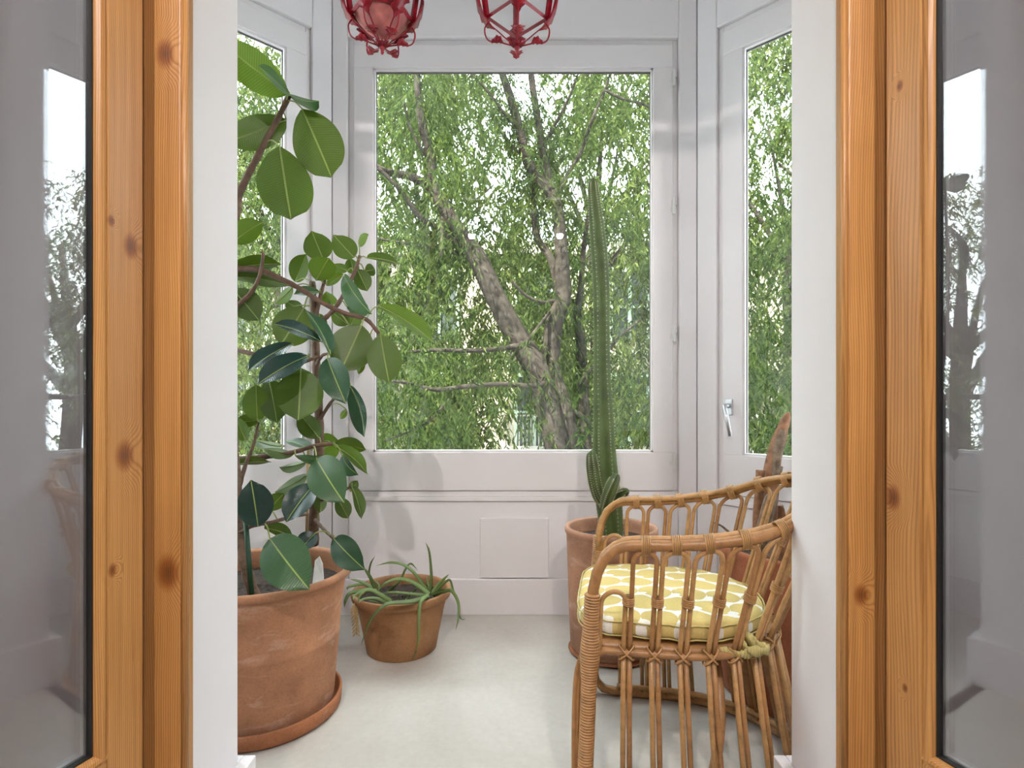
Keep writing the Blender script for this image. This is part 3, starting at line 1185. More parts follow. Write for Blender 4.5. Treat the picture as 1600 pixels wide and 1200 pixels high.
cmb = MB(); cmb.add(vs, fs)
cq = empty('seat_cushion', CO + Vector((0, 0, cz0)), math.atan2(CB.y, CB.x))
tag(cq, 'flat seat cushion in white cotton with ochre ellipses on the rattan armchair', 'cushion')


def local_child(mb, name, mats, par):
    me = mb.mesh(name)
    o = link(name, me, mats, None, True)
    o.parent = par
    return o


pad = local_child(cmb, 'pad', M_CUSH, cq)
pp = MB()
for zf in (.045, .008):
    P = [(.225 + (u - .225) * 1.003, v * 1.003, zf + .0025 * math.sin(i * 1.7)) for i, (u, v) in enumerate(cush_o)]
    pp.tube(P + [P[0], P[1]], .0022, 6, cap=False)
pipe = local_child(pp, 'piping', M_CUSHP, cq)
# knotted tie ribbons at the back corners
for sg in (-1,):
    rb = MB()
    for q in ([(.40, .235, .02), (.42, .262, .0), (.39, .275, -.012), (.34, .268, -.015), (.30, .26, -.022)],
              [(.40, .235, .02), (.43, .258, .008), (.45, .25, -.008), (.43, .245, -.018)],
              [(.38, .25, .012), (.40, .28, .0), (.43, .272, -.004), (.46, .245, -.01)]):
        P = [Vector(p) for p in spline([(a, sg * b, c) for a, b, c in q], 5)]
        for i in range(len(P) - 1):
            w = Vector((0, 0, .011 + .004 * math.sin(i)))
            rb.add([P[i] - w, P[i + 1] - w, P[i + 1] + w, P[i] + w], [(0, 1, 2, 3)])
    rr = local_child(rb, 'tie_ribbon', M_CUSHP, cq)
    sd = rr.modifiers.new('solid', 'SOLIDIFY'); sd.thickness = .003

# ------------------------------------------------------------------ pots
def pot(name, label, c, H, prof, mt, soilz, soilr, wob=0.0, saucer=None, seg=64, group=None):
    root = empty(name, (c[0], c[1], 0))
    tag(root, label, 'plant pot', group)
    z0 = 0
    if saucer:
        sr, sh, smat = saucer
        MB().lathe([(0, 0), (sr * .94, 0), (sr, .012), (sr * 1.012, sh - .004), (sr * .995, sh), (sr * .97, sh - .002), (sr * .955, .016), (0, .014)], (c[0], c[1], 0), seg).build('saucer', smat, root, smooth=True)
        z0 = .0145
    MB().lathe(prof, (c[0], c[1], z0), seg, wob=wob).build('pot_body', mt, root, smooth=True)
    n = 40
    sm = MB()
    vs = [(c[0], c[1], soilz + .01)]
    for j in range(1, 9):
        for k_ in range(n):
            a = 2 * math.pi * k_ / n
            r = soilr * j / 8
            vs.append((c[0] + r * math.cos(a) * (1 + wob * math.sin(2 * a + 1)), c[1] + r * math.sin(a) * (1 + wob * math.sin(2 * a + 1)), soilz + RND.uniform(-.008, .008) * (j < 8)))
    fs = [(0, 1 + k_, 1 + (k_ + 1) % n) for k_ in range(n)]
    for j in range(7):
        for k_ in range(n):
            a, b = 1 + j * n + k_, 1 + j * n + (k_ + 1) % n
            fs.append((a, a + n, b + n, b))
    sm.add(vs, fs)
    sm.build('soil', M_SOIL, root, smooth=True)
    return root


PC = (-.889, 1.977)
pot('terracotta_pot', 'large flared terracotta pot in a saucer holding the rubber plant', PC, .5,
    [(0, 0), (.232, 0), (.236, .01), (.245, .12), (.2565, .25), (.2585, .262), (.2550, .266), (.2665, .36), (.276, .435), (.280, .455), (.286, .46), (.300, .466), (.3045, .474), (.304, .484), (.298, .4895), (.286, .489), (.276, .48), (.268, .44), (.24, .2), (.22, .02), (0, .02)],
    M_TERRA, .435, .2655, saucer=(.262, .058, M_TERRAS))
AC = (-.50, 2.47)
pot('terracotta_pot', 'low tan terracotta pot of drooping strap leaves by the skirting', AC, .265,
    [(0, 0), (.143, 0), (.149, .006), (.163, .08), (.181, .17), (.192, .222), (.200, .226), (.2105, .2365), (.214, .25), (.2125, .262), (.206, .266), (.198, .264), (.192, .25), (.186, .2), (.165, .1), (.14, .02), (0, .018)],
    M_TERRA2, .222, .187, wob=.02)
KC = (.425, 2.455)
pot('terracotta_pot', 'tall straight terracotta pot holding the column cactus', KC, .53,
    [(0, 0), (.168, 0), (.178, .008), (.186, .2), (.192, .4), (.196, .5), (.202, .505), (.2035, .52), (.199, .53), (.188, .531), (.181, .524), (.178, .5), (.17, .2), (.16, .02), (0, .02)],
    M_TERRA3, .485, .177, saucer=(.185, .012, M_TERRAS))
DC = (1.085, 2.125)
pot('terracotta_pot', 'wide red-brown terracotta pot with dry stumps behind the armchair', DC, .545,
    [(0, 0), (.275, 0), (.283, .008), (.284, .2), (.285, .48), (.288, .52), (.289, .535), (.283, .545), (.272, .546), (.264, .538), (.26, .5), (.255, .1), (.25, .02), (0, .02)],
    M_TERRA4, .47, .259)

# ------------------------------------------------------------------ rubber plant
plant = empty('rubber_plant', (PC[0], PC[1], .44))
tag(plant, 'tall rubber plant with broad glossy oval leaves in the largest pot', 'plant')


def leaf_mesh(B, T, W, roll, under, curl, fold, mats, petiole=None, nl=20, nx=8, pr=.0028, sharp=.62):
    B, T = Vector(B), Vector(T)
    a = (T - B)
    L = a.length
    a.normalize()
    c = (B + T) / 2
    n0 = (camo.location - c)
    n0 = (n0 - a * n0.dot(a)).normalized()
    n = Matrix.Rotation(math.radians(roll), 3, a) @ n0
    if under: n = -n
    s = a.cross(n)
    mb = MB()
    vs, uv = [], []
    for i in range(nl + 1):
        t = i / nl
        w = W / 2 * (max(0.0, math.sin(math.pi * (t ** .92))) ** sharp)
        if t > .86: w *= 1 - .55 * ((t - .86) / .14)
        if i == nl: w = W * .012
        if i == 0: w = W * .03
        p = B + a * (L * t) + n * (curl * L * (4 * t * (1 - t)) * .5)
        for k_ in range(nx + 1):
            x = -1 + 2 * k_ / nx
            lift = fold * abs(x) * w * (1.0) + .012 * L * math.sin(9 * t + k_) * abs(x)
            vs.append(p + s * (x * w * math.cos(fold * .6)) + n * lift)
            uv.append((.5 + .5 * x * (w / (W / 2) * .8 + .2), t))
    fs = []
    for i in range(nl):
        for k_ in range(nx):
            q = i * (nx + 1) + k_
            fs.append((q, q + 1, q + nx + 2, q + nx + 1))
    mb.add(vs, fs)
    nblade = len(fs)
    if petiole is not None:
        mb.m = 1
        pp_ = [Vector(p) for p in petiole]
        mb.tube([Vector(p) for p in spline(pp_ + [B + a * .01], 4)] if len(pp_) > 1 else pp_ + [B, B + a * .012], pr, 6)
        # raised midrib on the lower side
        mb.tube([B + a * (L * t) + n * (curl * L * 4 * t * (1 - t) * .5 - .0008) for t in (0, .2, .4, .6, .8, .92)], [pr * .9, pr * .8, pr * .65, pr * .5, pr * .35, pr * .15], 5)
    me = mb.mesh('leaf')
    ul = me.uv_layers.new(name='UVMap')
    for poly in me.polygons:
        for li, vi in zip(poly.loop_indices, poly.vertices):
            ul.data[li].uv = uv[vi] if vi < len(uv) else (.25, .5)
    return me


# base px, tip px, apparent width px, depth base, depth tip, roll, side, material, curl, fold
LV = [
 (449,147, 340,62, 58, 1.98,1.80, 15,'u','F',.06,.15),
 (452,148, 403,103, 17, 1.90,1.78, 66,'f','P',.04,.15),
 (452,149, 498,158, 17, 1.98,1.90, 66,'f','P',.10,.2),
 (472,170, 518,277, 78, 1.96,1.90, 5,'u','F',.08,.16),
 (437,228, 455,343, 84, 1.92,1.82, -4,'u','N',.10,.18),
 (447,187, 352,222, 50, 2.00,1.90, 20,'u','N',.08,.15),
 (362,379, 411,347, 36, 1.90,1.92, 20,'u','F',.10,.25),
 (505,405, 487,361, 44, 2.10,2.14, 5,'u','F',.05,.1),
 (461,440, 479,397, 30, 2.12,2.16, 25,'u','F',.05,.3),
 (494,438, 514,403, 42, 2.02,1.98, 10,'u','F',.12,.2),
 (553,402, 521,367, 36, 2.12,2.16, 8,'u','F',.06,.12),
 (561,384, 576,366, 13, 2.18,2.22, 45,'u','F',.05,.2),
 (573,403, 626,413, 14, 2.12,2.06, 58,'u','F',.10,.25),
 (553,428, 547,402, 22, 2.16,2.20, 10,'u','F',.05,.2),
 (558,421, 574,455, 28, 2.16,2.18, 10,'u','N',.05,.3),
 (570,424, 586,421, 20, 2.18,2.16, 10,'u','N',.05,.3),
 (538,431, 581,491, 30, 2.06,1.96, 40,'f','P',.10,.45),
 (541,478, 578,486, 27, 2.10,2.06, 10,'u','N',.05,.15),
 (544,507, 518,487, 24, 2.18,2.20, 10,'u','F',.05,.1),
 (547,509, 560,487, 26, 2.20,2.22, 10,'u','F',.05,.1),
 (520,482, 510,455, 24, 2.18,2.20, 20,'u','F',.05,.2),
 (543,423, 519,413, 16, 2.14,2.16, 20,'u','F',.05,.2),
 (511,446, 537,428, 15, 2.12,2.14, 50,'u','P',.05,.2),
 (592,478, 678,536, 28, 2.06,1.98, 35,'u','P',.14,.55),
 (565,508, 532,581, 68, 1.98,1.94, 4,'u','N',.05,.08),
 (594,523, 608,598, 53, 2.00,1.92, -5,'u','N',.06,.12),
 (512,560, 541,631, 46, 1.86,1.78, 12,'f','L',.10,.25),
 (547,602, 569,683, 27, 2.00,1.94, 35,'f','L',-.20,.5),
 (501,533, 427,506, 21, 1.84,1.74, 58,'f','D',.10,.2),
 (516,553, 477,484, 22, 1.86,1.90, 55,'f','L',.12,.3),
 (475,481, 438,540, 60, 2.00,1.96, 8,'u','F',.06,.15),
 (457,537, 386,581, 25, 1.88,1.78, 52,'f','D',.10,.22),
 (481,556, 402,601, 35, 1.82,1.72, 42,'f','D',.10,.22),
 (470,575, 466,657, 71, 1.90,1.84, 3,'u','L',.06,.12),
 (420,592, 433,661, 44, 1.96,1.92, 10,'u','L',.06,.12),
 (402,658, 400,601, 41, 1.94,1.90, 5,'u','N',.06,.15),
 (498,684, 468,645, 33, 2.00,2.00, 15,'u','N',.08,.2),
 (500,703, 531,690, 42, 2.08,2.12, 5,'u','F',.05,.1),
 (366,662, 407,656, 20, 2.00,2.02, 30,'u','N',.05,.2),
 (384,688, 368,652, 24, 1.94,1.92, 20,'u','N',.05,.2),
 (445,697, 396,686, 15, 2.04,2.08, 60,'u','N',.12,.2),
 (460,708, 411,700, 17, 1.96,1.92, 58,'u','L',.12,.2),
 (487,703, 446,689, 16, 2.04,2.06, 60,'f','P',.10,.2),
 (462,712, 521,713, 17, 1.94,1.86, 58,'f','P',.14,.2),
 (522,695, 572,703, 24, 2.06,2.08, 40,'u','N',.12,.2),
 (524,697, 574,741, 20, 2.00,1.92, 45,'u','L',.16,.3),
 (535,712, 560,742, 22, 1.98,1.94, 40,'f','L',.24,.45),
 (495,717, 538,786, 60, 1.86,1.76, 12,'f','G',.12,.22),
 (491,757, 447,816, 42, 1.84,1.76, 30,'f','D',.10,.28),
 (479,742, 429,769, 23, 1.98,1.98, 48,'u','N',.12,.2),
 (479,722, 436,730, 15, 2.00,2.00, 58,'u','N',.12,.2),
 (403,822, 392,750, 53, 1.80,1.78, 10,'f','D',.06,.22),
 (419,797, 444,771, 26, 1.92,1.94, 15,'u','N',.06,.15),
 (366,727, 424,722, 13, 1.94,1.92, 60,'u','N',.10,.2),
 (422,842, 483,921, 74, 1.74,1.64, 10,'f','G',.10,.18),
 (414,825, 459,840, 21, 1.88,1.86, 45,'u','N',.12,.2),
 (493,833, 468,860, 29, 1.90,1.86, 25,'f','D',.08,.3),
 (522,842, 570,890, 43, 1.92,1.82, 15,'f','L',.10,.22),
 (527,778, 544,810, 25, 2.00,1.98, 15,'u','N',.08,.2),
 (550,760, 565,811, 18, 2.02,1.96, 45,'u','N',.10,.25),
 (548,768, 559,751, 15, 2.06,2.08, 20,'u','N',.05,.2),
 (362,421, 440,413, 25, 1.92,1.96, 48,'u','N',.12,.2),
 (362,432, 453,447, 27, 1.94,1.98, 46,'u','N',.12,.2),
 (364,452, 405,501, 46, 1.90,1.94, 10,'u','N',.06,.15),
 (457,449, 430,474, 17, 2.08,2.10, 45,'u','P',.06,.2),
 (499,456, 459,460, 15, 2.02,1.98, 58,'f','P',.10,.2),
 (448,484, 421,512, 15, 2.08,2.10, 40,'u','N',.06,.2),
 (470,485, 446,470, 22, 2.10,2.12, 15,'u','N',.06,.2),
 (498,490, 506,517, 16, 2.10,2.12, 20,'u','N',.06,.2),
 (541,640, 532,655, 10, 2.12,2.12, 20,'u','P',.06,.2),
 (574,540, 566,522, 10, 2.12,2.12, 20,'u','P',.06,.2),
 (567,560, 560,585, 12, 2.12,2.12, 20,'u','P',.06,.2),
 (500,800, 503,770, 20, 2.06,2.08, 20,'u','N',.06,.2),
]
# nearest twig for each petiole, traced from the photograph: pixel polyline, depths, radii in pixels
TW = [
 ('trunk', [(489,850,2.14),(491,800,2.10),(497,740,2.07),(499,680,2.06),(496,600,2.05),(493,540,2.06),(490,480,2.08),(488,440,2.08)], (9,5)),
 ('trunk', [(399,937,1.86),(385,890,1.84),(377,840,1.84),(370,760,1.86),(362,640,1.90),(358,520,1.92),(362,400,1.93),(375,300,1.95)], (9,5)),
 ('branch', [(362,330,1.94),(384,280,1.95),(405,240,1.96),(430,193,1.97),(452,149,1.98)], (6,4)),
 ('branch', [(362,420,1.92),(400,421,1.92),(435,434,1.93),(470,452,1.95),(505,474,1.97),(540,490,1.99),(572,499,2.0),(592,521,2.0)], (5,3)),
 ('branch', [(362,484,1.91),(388,462,1.90),(404,436,1.89),(411,402,1.88),(409,393,1.88)], (4,2)),
 ('branch', [(497,505,2.07),(514,492,2.09),(530,472,2.10),(545,445,2.12),(556,420,2.13),(562,400,2.15)], (4,2.5)),
 ('branch', [(493,500,2.07),(500,465,2.08),(507,440,2.08),(511,428,2.08)], (3.5,2)),
 ('branch', [(362,545,1.90),(395,553,1.87),(425,563,1.85),(460,570,1.84),(500,556,1.86)], (4,2.5)),
 ('branch', [(364,718,1.95),(400,715,1.95),(435,711,1.95),(465,705,1.96),(490,697,1.98),(520,693,2.0)], (5,3)),
 ('branch', [(374,760,1.86),(384,725,1.90),(396,695,1.93),(404,660,1.94)], (3.5,2)),
 ('branch', [(364,838,1.84),(392,823,1.82),(420,817,1.84),(455,808,1.9),(480,803,2.0)], (3,2.5)),
 ('branch', [(493,812,2.08),(503,824,2.02),(513,834,1.96),(522,842,1.92)], (3,2)),
 ('branch', [(495,784,2.09),(510,778,2.06),(527,772,2.02),(548,760,2.02)], (3,2)),
 ('branch', [(497,660,2.05),(520,625,2.04),(545,604,2.0)], (3,2)),
 ('branch', [(494,570,2.05),(503,556,1.95),(514,552,1.87)], (3,2)),
]
twig_pts = []
for nm, P, (ra, rb) in TW:
    Q = spline([px(*p) for p in P], 5)
    Q = [Vector(q) for q in Q]
    n = len(Q)
    rr = []
    for i in range(n):
        r = ra + (rb - ra) * i / (n - 1)
        rr.append(r / F * Q[i].y * (1 + .10 * math.sin(i * 2.1)))
    MB().tube(Q, rr, 9).build(nm, M_BARKY if nm == 'trunk' else M_TWIG, plant, smooth=True)
    twig_pts += Q
LM = {'F': M_LEAFM, 'N': M_LEAF, 'L': M_LEAF, 'D': M_LEAFD, 'G': M_LEAFM, 'P': M_LEAFM}
for (bx_, by_, tx_, ty_, w, yb, yt, roll, side, mk, curl, fold) in LV:
    B, T = px(bx_, by_, yb), px(tx_, ty_, yt)
    ym = (yb + yt) / 2
    W = w / F * ym / max(.35, math.cos(math.radians(roll)))
    near = min(twig_pts, key=lambda q: (q - B).length)
    if (near - B).length > .16:
        near = B + (B - T).normalized() * .04 + Vector((0, 0, .01))
    mid = (near + B) / 2 + Vector((0, 0, .012))
    me = leaf_mesh(B, T, W, roll, side == 'u', curl, fold, None, [near, mid, B], pr=.0024)
    o = link('leaf', me, [LM[mk], M_PETIOLE], plant, True)
# the side of the plant that the jamb hides from the front and the right-hand door glass mirrors
HB = [Vector(q) for q in spline([(-.90, 1.80, .62), (-.99, 1.68, 1.0), (-1.04, 1.63, 1.45), (-1.05, 1.64, 2.06)], 6)]
MB().tube(HB, [.011 - .006 * i / (len(HB) - 1) for i in range(len(HB))], 8).build('branch', M_TWIG, plant, smooth=True)
for (b_, t_, w_, rl_, cu_, fo_) in (
        ((-1.03, 1.63, 2.05), (-.82, 1.50, 2.03), .085, 78, .06, .15), ((-1.06, 1.64, 2.06), (-1.18, 1.60, 2.15), .07, 60, .06, .2),
        ((-1.02, 1.62, 1.88), (-.98, 1.55, 1.72), .11, 30, .08, .2), ((-1.08, 1.63, 1.86), (-1.16, 1.60, 1.68), .11, 40, .08, .2),
        ((-1.03, 1.61, 1.68), (-.95, 1.55, 1.56), .09, 50, .08, .2), ((-1.07, 1.62, 1.60), (-1.2, 1.62, 1.52), .09, 40, .08, .2),
        ((-1.02, 1.63, 1.15), (-.90, 1.55, 1.05), .10, 60, .1, .2), ((-1.04, 1.65, 1.06), (-1.12, 1.60, .92), .11, 30, .1, .2),
        ((-.99, 1.67, .98), (-.92, 1.56, .84), .11, 30, .1, .2), ((-1.0, 1.68, .92), (-1.12, 1.62, .80), .10, 40, .1, .2)):
    B = Vector(b_)
    near = min(HB, key=lambda q: (q - B).length)
    link('leaf', leaf_mesh(B, t_, w_, rl_, False, cu_, fo_, None, [near, (near + B) / 2 + Vector((0, 0, .01)), B], pr=.0024), [M_LEAF, M_PETIOLE], plant, True)
MB().tube([px(384, 815, 1.82), px(394, 938, 1.80)], .008, 10).build('support_stake', M_STAKE, plant, smooth=True)
MB().tube([px(482, 690, 2.12), px(479, 846, 2.13)], .0055, 10).build('bamboo_cane', M_CANE, plant, smooth=True)

# plant tag
tg = MB()
P4 = [px(488, 912, 2.02), px(506, 908, 2.02), px(504, 880, 2.05), px(499, 869, 2.06), px(492, 876, 2.06)]
tg.add(P4, [(0, 1, 2, 3, 4)])
to = tg.build('plant_tag', M_TAG)
sd = to.modifiers.new('solid', 'SOLIDIFY'); sd.thickness = .0025
tag(to, 'small pale grey plant tag stuck in the soil of the largest pot', 'plant tag')

# ------------------------------------------------------------------ strap-leaved plant
aloe = empty('strap_leaf_plant', (AC[0], AC[1], .226))
tag(aloe, 'sprawling green plant of narrow arching strap leaves in the low pot', 'plant')
SC = 5.715
AL = [
 ([(800,505),(820,400),(815,250),(800,120),(770,40)], 22, 2.44, 2.46),
 ([(800,490),(730,400),(650,300),(560,240),(450,225),(325,252)], 24, 2.44, 2.40),
 ([(800,510),(700,430),(600,380),(500,375),(400,420),(345,480)], 28, 2.42, 2.38),
 ([(790,520),(640,505),(500,490),(370,500)], 22, 2.42, 2.42),
 ([(780,540),(640,575),(500,585),(420,600),(330,670),(260,780),(195,960)], 30, 2.40, 2.13),
 ([(800,520),(760,540),(725,590),(715,700),(712,800),(708,920),(690,1020)], 28, 2.41, 2.20),
 ([(690,1010),(665,1070),(640,1105)], 10, 2.20, 2.24),
 ([(830,520),(900,440),(985,375),(1020,470),(1040,500)], 20, 2.44, 2.40),
 ([(820,500),(900,400),(980,325)], 26, 2.45, 2.50),
 ([(840,510),(930,480),(1000,470),(1060,560),(1070,680),(1040,835)], 27, 2.44, 2.28),
 ([(330,470),(290,380),(265,320),(280,230),(320,165)], 16, 2.44, 2.40),
 ([(330,480),(270,350),(215,265)], 28, 2.42, 2.38),
 ([(320,470),(200,480),(100,500),(60,560),(45,630)], 32, 2.42, 2.34),
 ([(460,572),(380,520),(270,470),(200,500),(160,590)], 28, 2.40, 2.30),
 ([(300,470),(200,400),(95,370)], 22, 2.44, 2.42),
 ([(430,590),(330,545),(220,550),(172,585)], 22, 2.38, 2.28),
 ([(430,490),(540,380),(590,280),(640,230),(705,295)], 18, 2.46, 2.52),
 ([(590,560),(650,490),(710,440)], 18, 2.44, 2.48),
 ([(812,490),(790,400),(785,330)], 14, 2.45, 2.47),
 ([(350,480),(350,420),(315,385)], 16, 2.44, 2.46),
 ([(300,480),(240,420),(90,440),(75,470)], 24, 2.46, 2.44),
 ([(385,610),(320,575),(250,565)], 16, 2.36, 2.32),
 ([(330,480),(230,470),(140,520),(125,560)], 24, 2.40, 2.30),
 ([(840,520),(900,470),(960,460)], 16, 2.46, 2.44),
 ([(1070,690),(1090,725),(1130,733)], 8, 2.30, 2.32),
 ([(510,540),(515,500),(508,455)], 12, 2.48, 2.48),
]
for P, w, y0, y1 in AL:
    n = len(P)
    Q = []
    for i, (a, b) in enumerate(P):
        Q.append(px(530 + a / SC, 840 + b / SC, y0 + (y1 - y0) * (i / (n - 1)) ** (.35 if n == 7 else .8)))
    Q = [Vector(q) for q in spline(Q, 6)]
    m = len(Q)
    mb = MB()
    vs = []
    for i, q in enumerate(Q):
        t = (Q[min(i + 1, m - 1)] - Q[max(i - 1, 0)]).normalized()
        nrm = (camo.location - q)
        nrm = (nrm - t * nrm.dot(t)).normalized()
        nrm = (Matrix.Rotation(math.radians(25), 3, t) @ nrm)
        s = t.cross(nrm)
        f = i / (m - 1)
        ww = w * 1.5 / SC / F * q.y * .5 * (1.05 - .55 * f if f < .8 else (1.05 - .44) * (1 - f) / .2 * .95 + .02)
        vs += [q - s * ww + nrm * ww * .45, q - nrm * ww * .28, q + s * ww + nrm * ww * .45, q + nrm * ww * .1]
    fs = []
    for i in range(m - 1):
        for k_ in range(4):
            a = i * 4 + k_; b = i * 4 + (k_ + 1) % 4
            fs.append((a, b, b + 4, a + 4))
    mb.add(vs, fs)
    link('strap_leaf', mb.mesh('strap_leaf'), M_ALOE, aloe, True)
# pale dry flower stalk hanging at the side of the pot
Q = [Vector(q) for q in spline([px(530 + a / SC, 840 + b / SC, y) for a, b, y in ((160, 560, 2.36), (135, 600, 2.33), (140, 680, 2.32), (150, 770, 2.32), (155, 865, 2.32))], 6)]
fl_ = MB().tube(Q, .0022, 5)
for q in Q[4:-2:2]:
    for d in ((1, 0, -1.6), (-1, -.3, -1.6)):
        v = Vector(d).normalized()
        fl_.tube([q, q + v * .018, q + v * .028], [.002, .0035, .0008], 5)
fl_.build('dry_stalk', M_CANE, aloe, smooth=True)

# ------------------------------------------------------------------ cactus
cac = empty('column_cactus', (KC[0], KC[1], .49))
tag(cac, 'tall ribbed column cactus with short arms standing before the window', 'cactus')


def cactus_stem(name, P, ribs, depth=.40, parent=cac):
    """P: px x, px y, px radius, depth"""
    Q = spline(P, 8)
    pts = [px(q[0], q[1], q[3]) for q in Q]
    rad = [q[2] / F * q[3] for q in Q]
    n = len(pts)
    star = lambda a, i: 1 - depth * (.5 - .5 * math.cos(ribs * a + .5)) ** .8 * 1.0
    mb = MB()
    # round off the tip
    t = (pts[-1] - pts[-2]).normalized()
    pts2 = pts + [pts[-1] + t * rad[-1] * .5, pts[-1] + t * rad[-1] * .85, pts[-1] + t * rad[-1]]
    rad2 = rad + [rad[-1] * .8, rad[-1] * .5, rad[-1] * .12]
    mb.tube(pts2, rad2, ribs * 8, star=star)
    o = mb.build(name, M_CACTUS, parent, smooth=True)
    # areoles with spines along every rib
    sp = MB()
    T = [(pts[min(i + 1, n - 1)] - pts[max(i - 1, 0)]).normalized() for i in range(n)]
    up = Vector((0, 0, 1)) if abs(T[0].z) < .9 else Vector((1, 0, 0))
    Nn = (up - T[0] * up.dot(T[0])).normalized()
    acc = 0
    for i in range(n - 1):
        if i:
            Nn = (Nn - T[i] * Nn.dot(T[i])).normalized()
        B = T[i].cross(Nn)
        seg = (pts[i + 1] - pts[i]).length
        m = max(1, int(seg / .014))
        for j in range(m):
            f = j / m
            c = pts[i].lerp(pts[i + 1], f)
            r = rad[i] * (1 - f) + rad[i + 1] * f
            for k_ in range(ribs):
                a = (2 * math.pi * k_ - .5) / ribs
                d = Nn * math.cos(a) + B * math.sin(a)
                p = c + d * r * .985
                sd_ = d.cross(T[i])
                e = .0022
                sp.add([p - sd_ * e, p + T[i] * e, p + sd_ * e, p - T[i] * e, p + d * .0035], [(0, 1, 4), (1, 2, 4), (2, 3, 4), (3, 0, 4)])
                for dv in ((.9, .5), (-.8, .6), (.1, 1.0)):
                    tip = p + (d * .8 + sd_ * dv[0] + T[i] * (dv[1] - .6)).normalized() * .008
                    sp.add([p - T[i] * .0006, p + T[i] * .0006, tip], [(0, 1, 2)])
    sp.build('spines', M_SPINE, o, kind='stuff')
    return o


cactus_stem('column', [(957,850,16,2.455),(953,800,20,2.455),(947,750,20,2.455),(944,700,18,2.455),(943,660,16.5,2.455),(941,600,14,2.455),(940,540,13,2.455),(940,480,13,2.455),(938,420,13.5,2.455),(934,370,12.5,2.455),(930,330,10.5,2.455),(927,300,8.5,2.455),(926.5,284,6.5,2.455)], 6)
cactus_stem('arm', [(945,790,5,2.42),(934,778,7,2.40),(927,755,7.5,2.38),(923,730,7,2.38),(922,712,6,2.38)], 5)
cactus_stem('arm', [(945,785,5,2.40),(936,765,6,2.37),(930,735,6.5,2.36),(926,708,5.5,2.36)], 5)
cactus_stem('arm', [(945,795,8,2.40),(950,778,10,2.34),(957,760,10.5,2.32),(962,748,8.5,2.32)], 5)
cactus_stem('arm', [(958,782,6,2.42),(966,774,7,2.40),(974,770,7.5,2.38),(978,768,6,2.37)], 5)

# ------------------------------------------------------------------ dry stumps in the wide pot
dead = empty('dry_stump', (DC[0], DC[1], .47))
tag(dead, 'dried brown plant stems with peeling bark rising behind the rattan armchair', 'dead plant')


def stump(name, P, mt, rag=.25, seg=14):
    Q = spline(P, 6)
    mb = MB()
    pts = [px(q[0], q[1], q[3]) for q in Q]
    rad = [q[2] / F * q[3] for q in Q]
    ph = RND.uniform(0, 6)
    star = lambda a, i: 1 + rag * math.sin(3 * a + ph + i * .13) * .5 + rag * math.sin(7 * a + i * .3) * .35
    mb.tube(pts, rad, seg, star=star)
    return mb.build(name, mt, dead, smooth=True)


stump('stem', [(1198,905,20,2.10),(1197,860,16,2.08),(1199,800,14,2.07),(1205,750,13,2.07),(1212,710,10,2.07),(1220,680,9,2.07),(1228,655,6,2.07),(1232,644,2.5,2.07)], M_DEAD, .3)
stump('stem', [(1186,905,12,2.06),(1190,860,11,2.04),(1186,800,8,2.04),(1187,760,6,2.05),(1188,735,6,2.05)], M_DEAD, .35)
stump('stem', [(1205,905,18,2.02),(1196,850,12,2.0),(1198,810,10,1.99),(1206,780,9,1.99),(1208,768,4,1.99)], M_DEADG, .45)
stump('stem', [(1232,905,14,2.05),(1226,860,10,2.04),(1224,820,8,2.04),(1220,790,4,2.04)], M_DEAD, .4)
stump('bark_strip', [(1209,745,3,2.03),(1211,730,5,2.03),(1214,712,6,2.03),(1219,690,6,2.03),(1224,672,3,2.03)], M_DEADG, .5)
stump('stub', [(1214,750,4,2.03),(1216,738,5,2.03),(1218,728,4.5,2.03)], M_DEADG, .3)
stump('twig', [(1190,868,2.5,2.10),(1160,846,2,2.11),(1140,832,1.8,2.12),(1128,822,1.5,2.12),(1116,817,1,2.12)], M_DEADG, .2, 6)

